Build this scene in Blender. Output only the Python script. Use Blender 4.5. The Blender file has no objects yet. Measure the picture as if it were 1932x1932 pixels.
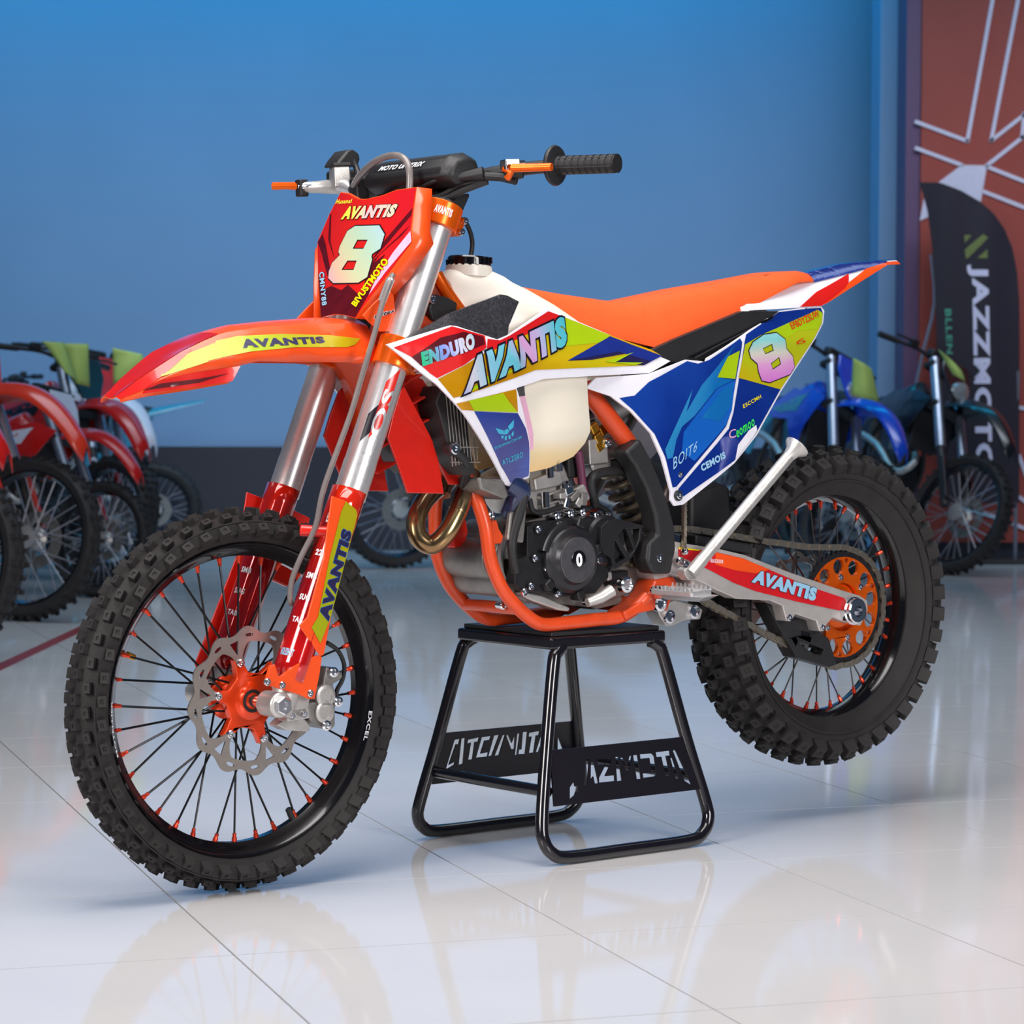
"""Enduro motorcycle on a black work stand in a showroom.  All measures in metres.
World: camera above the origin looking along +Y.  Motorcycle frame: x forward from the
front axle, y to the rider's left, z up from the front wheel's ground contact."""
import bpy, bmesh, math, random
from mathutils import Vector, Matrix
from mathutils.geometry import tessellate_polygon
random.seed(7)
sc = bpy.context.scene
COL = sc.collection
PI = math.pi

# ------------------------------------------------------------------ camera
cam_d = bpy.data.cameras.new('camera'); cam = bpy.data.objects.new('camera', cam_d); COL.objects.link(cam)
sc.camera = cam
cam_d.sensor_fit = 'HORIZONTAL'; cam_d.sensor_width = 36.0
cam_d.lens = 36.0*4949.84/1932.0
cam_d.clip_start = .1; cam_d.clip_end = 100
_p, _r = .0366905, .0045372
fw = Vector((0, math.cos(_p), -math.sin(_p))); u0 = Vector((0, math.sin(_p), math.cos(_p))); r0 = Vector((1, 0, 0))
rt = math.cos(_r)*r0 + math.sin(_r)*u0; up = -math.sin(_r)*r0 + math.cos(_r)*u0
cam.matrix_world = Matrix(((rt.x, up.x, -fw.x, 0), (rt.y, up.y, -fw.y, 0), (rt.z, up.z, -fw.z, .864085), (0, 0, 0, 1)))
cam_d.dof.use_dof = True; cam_d.dof.focus_distance = 5.0; cam_d.dof.aperture_fstop = 9.0

# ------------------------------------------------------------------ world, lights, exposure
def lin(c):
    c = c/255.0
    return c/12.92 if c <= .04045 else ((c+.055)/1.055)**2.4
def C3(r, g, b): return (lin(r), lin(g), lin(b), 1.0)
w = bpy.data.worlds.new('showroom_air'); sc.world = w; w.use_nodes = True
bg = w.node_tree.nodes['Background']; bg.inputs[0].default_value = C3(130, 160, 196); bg.inputs[1].default_value = .14
def area(name, loc, target, size, power, color=(1, 1, 1), size_y=None, spread=180):
    d = bpy.data.lights.new(name, 'AREA'); d.energy = power; d.color = color
    d.shape = 'RECTANGLE'; d.size = size; d.size_y = size_y or size; d.spread = math.radians(spread)
    o = bpy.data.objects.new(name, d); COL.objects.link(o); o.location = loc
    o.rotation_euler = (Vector(target)-Vector(loc)).to_track_quat('-Z', 'Y').to_euler()
    return o
area('softbox_overhead', (-.2, 4.3, 3.6), (.1, 5.0, .3), 2.4, 130, (1, .97, .95), 2.4)
area('softbox_front_left', (-2.6, 1.6, 2.2), (-.1, 5.0, .7), 1.4, 30, (1, .97, .95), 1.8, 85)
area('softbox_front_right', (2.6, 1.6, 1.9), (.4, 5.2, .7), 1.2, 26, (1, .98, .97), 1.8, 85)
area('blue_wall_wash', (.9, 15.45, 5.0), (.69, 16.95, 3.6), 15.0, 275, (.0, .58, 1), .4)
area('lower_wall_fill', (1.6, 12.7, 4.6), (1.04, 16.7, .2), 11.0, 80, (.80, .88, 1), 1.0, 75)  # unseen fill added for the lower wall, standing in for floor bounce
area('added_floor_fill', (.6, 9.6, 5.2), (.6, 9.6, 0), 7.0, 100, (.70, .86, 1), 4.0, 100)  # overhead fill added to brighten the far floor, no known fitting
sc.view_settings.view_transform = 'Standard'; sc.view_settings.look = 'None'
sc.view_settings.exposure = 0.0; sc.view_settings.gamma = 1.0; sc.view_settings.use_curve_mapping = False

# ------------------------------------------------------------------ materials
MATS = {}
def mat(name, rgb, rough=.4, metal=0., coat=0., noise=.06, scale=40., bump=0., bscale=300., spec=.5, sss=0., rgb2=None):
    if name in MATS: return MATS[name]
    m = bpy.data.materials.new(name); m.use_nodes = True; nt = m.node_tree; b = nt.nodes['Principled BSDF']
    tc = nt.nodes.new('ShaderNodeTexCoord'); n = nt.nodes.new('ShaderNodeTexNoise'); n.inputs['Scale'].default_value = scale
    n.inputs['Detail'].default_value = 4
    nt.links.new(tc.outputs['Object'], n.inputs['Vector'])
    r = nt.nodes.new('ShaderNodeValToRGB'); c = C3(*rgb); c2 = C3(*(rgb2 or rgb))
    r.color_ramp.elements[0].position = .3; r.color_ramp.elements[1].position = .7
    r.color_ramp.elements[0].color = tuple(x*(1-noise) for x in c[:3])+(1,)
    r.color_ramp.elements[1].color = tuple(min(1, x*(1+noise)) for x in c2[:3])+(1,)
    nt.links.new(n.outputs['Fac'], r.inputs['Fac']); nt.links.new(r.outputs['Color'], b.inputs['Base Color'])
    b.inputs['Roughness'].default_value = rough; b.inputs['Metallic'].default_value = metal
    b.inputs['Coat Weight'].default_value = coat; b.inputs['Coat Roughness'].default_value = .05
    b.inputs['Specular IOR Level'].default_value = spec
    if sss:
        b.inputs['Subsurface Weight'].default_value = sss; b.inputs['Subsurface Radius'].default_value = (.02, .015, .01)
    if bump:
        n2 = nt.nodes.new('ShaderNodeTexNoise'); n2.inputs['Scale'].default_value = bscale; nt.links.new(tc.outputs['Object'], n2.inputs['Vector'])
        bp = nt.nodes.new('ShaderNodeBump'); bp.inputs['Strength'].default_value = bump; bp.inputs['Distance'].default_value = .002
        nt.links.new(n2.outputs['Fac'], bp.inputs['Height']); nt.links.new(bp.outputs['Normal'], b.inputs['Normal'])
    MATS[name] = m; return m
def holo(name, stops, axis=(1, 0, 0), a=0., b_=1., rough=.18, metal=.35, warp=.15, coat=.6):
    """printed foil: colours run along an axis of the object, between coordinates a and b_"""
    if name in MATS: return MATS[name]
    m = bpy.data.materials.new(name); m.use_nodes = True; nt = m.node_tree; b = nt.nodes['Principled BSDF']
    tc = nt.nodes.new('ShaderNodeTexCoord'); dp = nt.nodes.new('ShaderNodeVectorMath'); dp.operation = 'DOT_PRODUCT'
    dp.inputs[1].default_value = axis; nt.links.new(tc.outputs['Object'], dp.inputs[0])
    mr = nt.nodes.new('ShaderNodeMapRange'); mr.inputs[1].default_value = a; mr.inputs[2].default_value = b_
    nt.links.new(dp.outputs['Value'], mr.inputs[0])
    n = nt.nodes.new('ShaderNodeTexNoise'); n.inputs['Scale'].default_value = 9.; n.inputs['Detail'].default_value = 2
    nt.links.new(tc.outputs['Object'], n.inputs['Vector'])
    ma = nt.nodes.new('ShaderNodeMath'); ma.operation = 'MULTIPLY_ADD'; ma.inputs[1].default_value = warp
    nt.links.new(n.outputs['Fac'], ma.inputs[0]); nt.links.new(mr.outputs[0], ma.inputs[2])
    sb = nt.nodes.new('ShaderNodeMath'); sb.operation = 'SUBTRACT'; sb.inputs[1].default_value = warp*.5; nt.links.new(ma.outputs[0], sb.inputs[0])
    r = nt.nodes.new('ShaderNodeValToRGB'); e = r.color_ramp.elements
    e[0].position = stops[0][0]; e[0].color = C3(*stops[0][1]); e[1].position = stops[-1][0]; e[1].color = C3(*stops[-1][1])
    for p, c in stops[1:-1]:
        q = e.new(p); q.color = C3(*c)
    nt.links.new(sb.outputs[0], r.inputs['Fac']); nt.links.new(r.outputs['Color'], b.inputs['Base Color'])
    b.inputs['Roughness'].default_value = rough; b.inputs['Metallic'].default_value = metal; b.inputs['Coat Weight'].default_value = coat
    MATS[name] = m; return m
ORANGE = mat('orange_plastic', (238, 78, 18), .32, coat=.3, noise=.03)
RED = mat('red_plastic', (214, 32, 18), .3, coat=.4, noise=.05)
SEAT = mat('orange_seat_cover', (246, 88, 24), .75, noise=.05, bump=.35, bscale=700)
FRAME = mat('orange_frame_paint', (222, 72, 22), .38, coat=.2, noise=.06)
ANOD = mat('orange_anodised', (244, 100, 10), .25, metal=.5, noise=.06)
ANODR = mat('red_orange_anodised', (236, 66, 14), .22, metal=.45, coat=.3, noise=.1)
REDFOIL = holo('red_foil', [(0, (120, 6, 16)), (.35, (214, 20, 20)), (.6, (150, 8, 22)), (1, (226, 40, 16))], (0, .3, 1), .35, .75, .12, .35, .2, 1)
SILVER = mat('brushed_silver', (222, 219, 219), .32, metal=.75, noise=.05, scale=120)
DISC = mat('ground_steel_disc', (158, 149, 143), .36, metal=.8, noise=.06, scale=120)
CHROME = mat('chrome', (225, 225, 230), .12, metal=1, noise=.03)
ALU = mat('cast_aluminium', (196, 192, 188), .42, metal=.75, noise=.1, bump=.2, bscale=400)
ALUD = mat('dark_cast_aluminium', (140, 136, 132), .45, metal=.7, noise=.12, bump=.2)
STEEL = mat('chain_steel', (178, 166, 150), .3, metal=.9, noise=.15)
RUBBER = mat('tyre_rubber', (42, 39, 39), .66, noise=.18, scale=25, bump=.25, bscale=200, spec=.35)
BLACK = mat('black_gloss', (14, 12, 15), .16, coat=.5, noise=.1)
BLACKM = mat('black_matte_plastic', (30, 29, 31), .5, noise=.15, bump=.15)
BLACKE = mat('black_engine_paint', (40, 39, 42), .32, metal=.3, noise=.12, bump=.1)
CARBON = mat('black_carbon_texture', (46, 45, 50), .42, noise=.6, scale=180, bump=.6, bscale=350)
WHITE = mat('white_plastic', (236, 233, 242), .3, coat=.3, noise=.02)
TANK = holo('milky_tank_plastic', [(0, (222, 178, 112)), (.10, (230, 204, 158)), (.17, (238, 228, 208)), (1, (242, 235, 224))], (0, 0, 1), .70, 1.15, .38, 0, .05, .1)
BRASS = holo('heat_tinted_titanium', [(0, (150, 118, 84)), (.5, (186, 160, 112)), (1, (120, 96, 92))], (0, 0, 1), .58, .7, .22, .95, .3, 0)
GOLD = mat('gold_zinc', (190, 140, 50), .3, metal=.9, noise=.2)
GREYHOSE = mat('grey_hose', (120, 112, 110), .3, noise=.1, coat=.4)
PURPLE = mat('plum_hose', (105, 50, 78), .4, noise=.1)
BLUEHOSE = mat('dark_blue_hose', (32, 44, 78), .25, coat=.5, noise=.2)
NAVY = mat('navy_ink', (34, 28, 72), .3, noise=.05, coat=.3)
DKRED = mat('maroon_ink', (84, 8, 20), .25, noise=.15, coat=.5)
REDINK = holo('red_print', [(0, (206, 22, 26)), (.5, (226, 32, 24)), (1, (196, 14, 44))], (0, 1, .4), .3, .7, .25, .15, .2, .6)
YEL = mat('yellow_print', (246, 226, 0), .3, coat=.5, noise=.03)
LIME = mat('lime_print', (182, 214, 14), .2, metal=.2, coat=.6, noise=.06, scale=8)
YELFOIL = holo('yellow_foil', [(0, (214, 150, 6)), (.3, (240, 196, 8)), (.5, (226, 206, 10)), (.75, (244, 178, 12)), (1, (206, 216, 20))], (-.5, 0, 1), 1.15, 1.5, .16, .3, .4, .8)
BLUEFOIL = holo('blue_foil', [(0, (14, 50, 150)), (.3, (26, 74, 178)), (.5, (34, 40, 128)), (.75, (16, 64, 168)), (1, (10, 100, 190))], (.6, 0, .8), 0., .5, .14, .3, .5, 1)
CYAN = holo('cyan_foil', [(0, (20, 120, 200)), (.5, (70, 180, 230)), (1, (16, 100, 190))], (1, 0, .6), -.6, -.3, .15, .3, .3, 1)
FENDY = holo('fender_yellow_foil', [(0, (128, 180, 8)), (.4, (162, 176, 6)), (1, (184, 154, 5))], (-1, 0, 0), -.12, .3, .3, .2, .1, .25)
RAINBOW = holo('rainbow_foil', [(0, (60, 200, 150)), (.12, (140, 160, 240)), (.24, (232, 228, 240)), (.35, (150, 214, 240)), (.50, (112, 206, 226)), (.62, (226, 168, 220)), (.75, (200, 190, 236)), (.88, (100, 206, 222)), (1, (70, 190, 212))], (-1, 0, .2), .52, .93, .2, .25, .15, .7)
RAINBOWP = holo('pastel_rainbow_foil', [(0, (240, 170, 226)), (.3, (246, 206, 176)), (.5, (222, 226, 180)), (.72, (196, 226, 196)), (1, (186, 222, 232))], (0, .7, .9), .92, 1.12, .2, .2, .2, .8)
RAINBOWS = holo('side_number_foil', [(0, (226, 120, 220)), (.35, (240, 170, 226)), (.55, (232, 226, 210)), (.75, (140, 220, 220)), (1, (170, 226, 240))], (0, 0, 1), .84, .97, .2, .2, .3, .8)
TEXTY = holo('yellow_to_peach_print', [(0, (226, 200, 170)), (.5, (232, 186, 190)), (.75, (236, 236, 90)), (1, (238, 240, 60))], (0, -1, 0), -.09, .09, .25, 0, .02, .5)
PINK = mat('pink_film', (236, 178, 206), .35, noise=.08, coat=.4)
SKYINK = mat('sky_blue_print', (150, 196, 226), .35, noise=.03)
WHITEINK = mat('white_print', (236, 236, 240), .4, noise=.02)
GREENINK = mat('green_print', (60, 226, 90), .35, noise=.05)
REDTXT = mat('red_text_print', (206, 66, 20), .35, noise=.05)
CHARCOAL = mat('charcoal_print', (22, 14, 26), .3, noise=.05, coat=.4)

# ------------------------------------------------------------------ mesh helpers
class MB:
    """collects vertices and faces, then links them as one mesh object"""
    def __init__(s): s.v = []; s.f = []
    def add(s, v, f):
        k = len(s.v); s.v += [tuple(p) for p in v]; s.f += [tuple(i+k for i in q) for q in f]; return s
    def box(s, c, size, rot=None, taper=1.):
        hx, hy, hz = (d/2 for d in size); m = rot or Matrix.Identity(3); c = Vector(c)
        v = [c + m @ Vector((sx*hx*(taper if sz > 0 else 1), sy*hy*(taper if sz > 0 else 1), sz*hz)) for sz in (-1, 1) for sy in (-1, 1) for sx in (-1, 1)]
        return s.add(v, [(0, 2, 3, 1), (4, 5, 7, 6), (0, 1, 5, 4), (2, 6, 7, 3), (0, 4, 6, 2), (1, 3, 7, 5)])
    def tube(s, pts, r, n=10, k=1, caps=True, flat=None):
        """sweep a circle along pts (k>1: smoothed); r a number or one per point"""
        P = [Vector(p) for p in pts]; R = list(r) if isinstance(r, (list, tuple)) else [r]*len(P)
        if k > 1 and len(P) > 2:
            Q = []; RR = []
            for i in range(len(P)-1):
                p0 = P[max(i-1, 0)]; p1 = P[i]; p2 = P[i+1]; p3 = P[min(i+2, len(P)-1)]
                for j in range(k):
                    t = j/k
                    Q.append(.5*((2*p1)+(p2-p0)*t+(2*p0-5*p1+4*p2-p3)*t*t+(3*p1-p0-3*p2+p3)*t**3)); RR.append(R[i]+(R[i+1]-R[i])*t)
            Q.append(P[-1]); RR.append(R[-1]); P, R = Q, RR
        T = []
        for i in range(len(P)):
            d = P[min(i+1, len(P)-1)]-P[max(i-1, 0)]; T.append(d.normalized())
        nrm = T[0].orthogonal().normalized(); v = []; f = []
        for i in range(len(P)):
            if i: nrm = (nrm - T[i]*nrm.dot(T[i])).normalized()
            b = T[i].cross(nrm)
            for j in range(n):
                a = 2*PI*j/n; v.append(P[i]+(nrm*math.cos(a)+b*math.sin(a))*R[i])
        for i in range(len(P)-1):
            for j in range(n):
                a = i*n+j; b = i*n+(j+1) % n; f.append((a, b, b+n, a+n))
        if caps:
            f.append(tuple(range(n-1, -1, -1))); m = (len(P)-1)*n; f.append(tuple(range(m, m+n)))
        return s.add(v, f)
    def lathe(s, prof, o, ax=(0, 1, 0), n=48, closed=False, a0=0, a1=2*PI):
        """prof: (distance along axis, radius)"""
        ax = Vector(ax).normalized(); e1 = Vector((0, 0, 1)) if abs(ax.z) < .9 else Vector((1, 0, 0))
        e1 = (e1-ax*e1.dot(ax)).normalized(); e2 = ax.cross(e1); o = Vector(o); v = []; f = []; full = abs(a1-a0) > 6.28
        m = n if full else n+1
        for d, r in prof:
            for j in range(m):
                a = a0+(a1-a0)*j/n; v.append(o+ax*d+(e1*math.cos(a)+e2*math.sin(a))*r)
        L = len(prof); rng = range(L) if closed else range(L-1)
        for i in rng:
            i2 = (i+1) % L
            for j in range(n):
                j2 = (j+1) % m if full else j+1
                f.append((i*m+j, i2*m+j, i2*m+j2, i*m+j2))
        if not closed and full:
            if prof[0][1] > 1e-6: f.append(tuple(range(m)))
            if prof[-1][1] > 1e-6: f.append(tuple(range(L*m-1, (L-1)*m-1, -1)))
        return s.add(v, f)
    def prism(s, loops, y0, y1, to=None):
        """extrude a flat outline (and holes) given in x,z from y0 to y1; 'to' maps (x,y,z) elsewhere"""
        to = to or (lambda x, y, z: (x, y, z))
        if isinstance(loops[0][0], (int, float)): loops = [loops]
        tri = tessellate_polygon([[Vector((a, b, 0)) for a, b in l] for l in loops])
        flat = [p for l in loops for p in l]; n = len(flat); v = [to(a, y0, b) for a, b in flat]+[to(a, y1, b) for a, b in flat]; f = []
        for t in tri: f.append(tuple(t)); f.append(tuple(i+n for i in reversed(t)))
        k = 0
        for l in loops:
            m = len(l)
            for i in range(m): a = k+i; b = k+(i+1) % m; f.append((a, b, b+n, a+n))
            k += m
        return s.add(v, f)
    def build(s, name, m, parent=None, angle=35, bevel=0, segs=2, solid=0, flip=False, mirror=False):
        me = bpy.data.meshes.new(name)
        v = [(a, -b, c) for a, b, c in s.v] if mirror else s.v
        me.from_pydata(v, [], s.f); bm = bmesh.new(); bm.from_mesh(me)
        bmesh.ops.remove_doubles(bm, verts=bm.verts, dist=1e-5)
        bmesh.ops.recalc_face_normals(bm, faces=bm.faces)
        bm.to_mesh(me); bm.free()
        me.polygons.foreach_set('use_smooth', [True]*len(me.polygons)); me.set_sharp_from_angle(angle=math.radians(angle))
        me.materials.append(m); o = bpy.data.objects.new(name, me); COL.objects.link(o)
        if parent: o.parent = parent
        if bevel:
            d = o.modifiers.new('bevel', 'BEVEL'); d.width = bevel; d.segments = segs; d.limit_method = 'ANGLE'; d.angle_limit = math.radians(40); d.harden_normals = True
        if solid:
            d = o.modifiers.new('solid', 'SOLIDIFY'); d.thickness = solid; d.offset = -1
        return o
def copy_part(o, parent, mtx=None):
    c = o.copy(); COL.objects.link(c); c.parent = parent
    if mtx is not None: c.matrix_local = mtx
    return c
def tag(o, label=None, cat=None, group=None, kind=None):
    if label: o['label'] = label
    if cat: o['category'] = cat
    if group: o['group'] = group
    if kind: o['kind'] = kind
    return o
def empty(name, mtx=None):
    o = bpy.data.objects.new(name, None); COL.objects.link(o); o.empty_display_size = .1
    if mtx is not None: o.matrix_world = mtx
    return o
def flat_mesh(loops, step):
    """triangulated outline in x,z, subdivided so no edge exceeds step"""
    if isinstance(loops[0][0], (int, float)): loops = [loops]
    bm = bmesh.new(); flat = [p for l in loops for p in l]; vs = [bm.verts.new((a, 0, b)) for a, b in flat]
    for t in tessellate_polygon([[Vector((a, b, 0)) for a, b in l] for l in loops]):
        try: bm.faces.new([vs[i] for i in t])
        except ValueError: pass
    return refine(bm, step)
def refine(bm, step):
    for it in range(7):
        lng = [e for e in bm.edges if e.calc_length() > step]
        if not lng: break
        bmesh.ops.subdivide_edges(bm, edges=lng, cuts=1); bmesh.ops.triangulate(bm, faces=[f for f in bm.faces if len(f.verts) > 3])
        bmesh.ops.beautify_fill(bm, faces=bm.faces, edges=[e for e in bm.edges if not e.is_boundary])
    return bm
def panel(outline, f, thick, step=.014):
    """a moulded plastic panel: outer face on y = f(x,z), inner face thick behind it"""
    bm = flat_mesh(outline, step); bm.verts.index_update(); v = [tuple(p.co) for p in bm.verts]; n = len(v); mb = MB()
    V = [(x, f(x, z), z) for x, y, z in v]+[(x, f(x, z)-thick, z) for x, y, z in v]; Fc = []
    for q in bm.faces:
        i = tuple(p.index for p in q.verts); Fc.append(i); Fc.append(tuple(k+n for k in reversed(i)))
    for e in bm.edges:
        if e.is_boundary: a, b = (p.index for p in e.verts); Fc.append((a, b, b+n, a+n))
    bm.free(); return mb.add(V, Fc)
def sticker(outline, f, eps, step=.014):
    bm = flat_mesh(outline, step); bm.verts.index_update(); mb = MB()
    mb.add([(p.co.x, f(p.co.x, p.co.z)+eps, p.co.z) for p in bm.verts], [tuple(p.index for p in q.verts) for q in bm.faces]); bm.free(); return mb
def letters(s, off=.02, shear=0., step=.12):
    """text as flat triangles in a unit box: returns points (s,t) and faces"""
    def raw(o_):
        cu = bpy.data.curves.new('t', 'FONT'); cu.body = s; cu.offset = o_; cu.shear = shear; cu.resolution_u = 3; cu.fill_mode = 'FRONT'; cu.space_character = 1.13 if len(s) < 9 else 1.05
        ob = bpy.data.objects.new('t', cu); me = bpy.data.meshes.new_from_object(ob); bpy.data.objects.remove(ob); bpy.data.curves.remove(cu); return me
    base = raw(.03); xs = [p.co.x for p in base.vertices]; ys = [p.co.y for p in base.vertices]; x0, x1, y0, y1 = min(xs), max(xs), min(ys), max(ys)
    bpy.data.meshes.remove(base); me = raw(off); bm = bmesh.new(); bm.from_mesh(me); bpy.data.meshes.remove(me)
    bmesh.ops.triangulate(bm, faces=bm.faces); refine(bm, step); bm.verts.index_update()
    P = [((p.co.x-x0)/(x1-x0), (p.co.y-y0)/(y1-y0)) for p in bm.verts]; Fc = [tuple(p.index for p in q.verts) for q in bm.faces]; bm.free(); return P, Fc
def bil(q, s, t):
    a, b, c, d = (Vector(p) for p in q); return (a*(1-s)+b*s)*(1-t)+(d*(1-s)+c*s)*t
def text_on(s, quad, f, eps, off=.02, shear=0.):
    """lettering laid on the surface y=f(x,z); quad = bottom-left, bottom-right, top-right, top-left in (x,z)"""
    P, Fc = letters(s, off, shear); v = []
    for a, b in P:
        q = bil(quad, a, b); v.append((q[0], f(q[0], q[1])+eps, q[1]))
    return MB().add(v, Fc)
def grow(poly, k):
    n = len(poly); out = []
    area2 = sum(poly[i][0]*poly[(i+1) % n][1]-poly[(i+1) % n][0]*poly[i][1] for i in range(n)); sg = 1 if area2 > 0 else -1
    for i in range(n):
        p0 = Vector(poly[i-1]); p1 = Vector(poly[i]); p2 = Vector(poly[(i+1) % n]); a = (p1-p0).normalized(); b = (p2-p1).normalized()
        m = (Vector((a.y, -a.x))+Vector((b.y, -b.x))); m = m.normalized()*min(1.6, 1/max(.4, m.length/2)) if m.length > 1e-6 else Vector((0, 0)); out.append(tuple(p1+m*k*sg))
    return out
def tab(t, x):
    t = sorted(t)
    if x <= t[0][0]: return t[0][1]
    for (a, p), (b, q) in zip(t, t[1:]):
        if x <= b: return p+(q-p)*(x-a)/max(1e-9, b-a)
    return t[-1][1]
def profile_body(xs, zt, zb, w, p=2.2, q=2.2, n=8):
    """closed hull lofted along x: crown height zt, lower edge zb, half width w"""
    mb = MB(); v = []; f = []; m = 2*n+1
    for x in xs:
        T, B, Wd = zt(x), zb(x), w(x)
        for j in range(m):
            a = PI*j/(2*n); c = math.cos(a); s_ = math.sin(a)
            v.append((x, math.copysign(abs(c)**(2/p), c)*Wd, B+(T-B)*abs(s_)**(2/q)))
    for i in range(len(xs)-1):
        for j in range(m):
            a = i*m+j; b = i*m+(j+1) % m; f.append((a, b, b+m, a+m))
    f.append(tuple(range(m))); f.append(tuple(range(len(xs)*m-1, (len(xs)-1)*m-1, -1)))
    return mb.add(v, f)
def lin_space(a, b, n): return [a+(b-a)*i/(n-1) for i in range(n)]
def bolt(c, ax=(0, 1, 0), r=.006, h=.004):
    return MB().lathe([(0, r), (h*.7, r), (h, r*.8), (h, r*.45), (h*.4, r*.4), (h*.4, 0)], c, ax, 12)

# ------------------------------------------------------------------ surfaces of the bodywork (left side, y as a function of x and z)

def _tb(t, x):
    if x <= t[0][0]: return t[0][1]
    for (a, p), (b, q) in zip(t, t[1:]):
        if x <= b:
            k = (x-a)/(b-a); return p+(q-p)*k
    return t[-1][1]
def f_shroud(x, z):
    y = _tb([(-1.05, .120), (-.9, .128), (-.75, .148), (-.55, .172), (-.42, .178), (-.27, .150)], x)
    d = z-(.93+.12*(x+.6)); return y - (d*.30 if d > 0 else 0) - (.5*(-d-.05)**2*8 if d < -.05 else 0)*.4
def f_side(x, z):
    y = _tb([(-1.5, .100), (-1.3, .122), (-1.1, .136), (-.95, .138), (-.75, .126)], x)
    d = z-.93; return y - (d*.22 if d > 0 else 0)
def f_wing(x, z): return f_shroud(x, z)-.004 - max(0, z-1.0)*.25
def f_tank(x, z): return .146 - 3.0*(x+.66)**2*.5 - max(0, .79-z)*.25
def f_swing(x, z): return .118
def f_plate(y, z): return -.248-.47*(z-1.0)-.6*y*y
def f_tail(x, z): return _tb([(-1.82, .035), (-1.7, .062), (-1.5, .088), (-1.35, .098), (-1.2, .10)], x)


# ------------------------------------------------------------------ the room
TILE_M = bpy.data.materials.new('polished_tile'); TILE_M.use_nodes = True
def _tile_mat():
    nt = TILE_M.node_tree; b = nt.nodes['Principled BSDF']; tc = nt.nodes.new('ShaderNodeTexCoord')
    n = nt.nodes.new('ShaderNodeTexNoise'); n.inputs['Scale'].default_value = 3; n.inputs['Detail'].default_value = 5; nt.links.new(tc.outputs['Object'], n.inputs['Vector'])
    r = nt.nodes.new('ShaderNodeValToRGB'); r.color_ramp.elements[0].color = C3(214, 212, 214); r.color_ramp.elements[1].color = C3(226, 223, 222)
    nt.links.new(n.outputs['Fac'], r.inputs['Fac']); nt.links.new(r.outputs['Color'], b.inputs['Base Color'])
    b.inputs['Roughness'].default_value = .07; b.inputs['IOR'].default_value = 1.5
    n2 = nt.nodes.new('ShaderNodeTexNoise'); n2.inputs['Scale'].default_value = 2.5; nt.links.new(tc.outputs['Object'], n2.inputs['Vector'])
    bp = nt.nodes.new('ShaderNodeBump'); bp.inputs['Strength'].default_value = .05; bp.inputs['Distance'].default_value = .01
    nt.links.new(n2.outputs['Fac'], bp.inputs['Height']); nt.links.new(bp.outputs['Normal'], b.inputs['Normal'])
_tile_mat()
GROUT = mat('grout', (38, 30, 38), .7, noise=.1)
WALLM = mat('painted_wall', (118, 148, 182), .6, noise=.03, scale=1.2)
DADO = mat('dark_wall_base', (26, 28, 42), .45, noise=.1)
REDWALL = mat('terracotta_wall', (150, 62, 52), .6, noise=.04, scale=3)
PLUM = mat('plum_wall_edge', (92, 66, 100), .5, noise=.05)
LINEM = mat('white_wall_line', (206, 202, 222), .5, noise=.03)
floor = MB().box((0, 9, -.06), (26, 30, .1)).build('floor', GROUT); tag(floor, 'polished white square floor tiles with thin dark joints', kind='structure')
T = .585; ty = .3212; e1 = Vector((math.cos(ty), math.sin(ty), 0)); e2 = Vector((math.sin(ty), -math.cos(ty), 0)); t0 = Vector((-.07073, 4.90628, 0))
TH = .0101; g = T-.0034
tm = MB().box((0, 0, -TH/2+.0001), (g, g, TH))
tiles = []; rest = MB(); rotz = Matrix.Rotation(ty, 3, 'Z')
for i in range(-26, 27):
    for j in range(-32, 22):
        c = t0+e1*T*(i+.5)+e2*T*(j+.5)
        if not (-8 < c.x < 11 and .3 < c.y < 20): continue
        if 2.9 < c.y < 18 and abs(c.x) < .2*c.y+.45: tiles.append(c)
        else: rest.box((c.x, c.y, -TH/2+.0001), (g, g, TH), rotz)
tiles.sort(key=lambda c: c.y)
for c in tiles[300:]: rest.box((c.x, c.y, -TH/2+.0001), (g, g, TH), rotz)
first = None
for c in tiles[:300]:
    if first is None: o = first = tm.build('tile', TILE_M, floor)
    else: o = copy_part(first, floor)
    o.location = c; o.rotation_euler = (0, 0, ty)
o = rest.build('tile_field', TILE_M, floor); o['kind'] = 'stuff'

wy = math.radians(8); wd = Vector((math.cos(wy), math.sin(wy), 0)); wn = Vector((-math.sin(wy), math.cos(wy), 0)); wrot = Matrix.Rotation(wy, 3, 'Z')
wall = MB().box(Vector((0, 16.9, 4))+wn*.1, (26, .2, 8), wrot).build('wall_back', WALLM); tag(wall, 'tall pale showroom wall washed with blue light', kind='structure')
bb = MB().box(Vector((0, 16.9, .33))-wn*.02, (26, .04, .66), wrot).build('baseboard_back', DADO); tag(bb, 'dark waist-high band along the foot of the pale wall', kind='structure')
RY = 15.9
wr = MB().box((2.458+4.5, RY+.15, 4.06), (9.0, .3, 7.9)).build('wall_right', REDWALL); tag(wr, 'terracotta partition wall with white line drawing', kind='structure')
bs = MB().box((2.458+4.5, RY+.17, .055), (9.0, .28, .108)).build('baseboard_right', DADO); tag(bs, 'black plinth under the terracotta partition', kind='structure')
t1 = MB().box((2.412, RY+.2, 4), (.088, .36, 8)).build('trim_1', PLUM); tag(t1, 'plum coloured edge strip of the terracotta partition', kind='structure')
t2 = MB().box((2.33, RY+.62, 4), (.13, .4, 8)).build('trim_2', WALLM, bevel=.01); tag(t2, 'narrow pale pier beside the plum edge strip', kind='structure')
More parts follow.
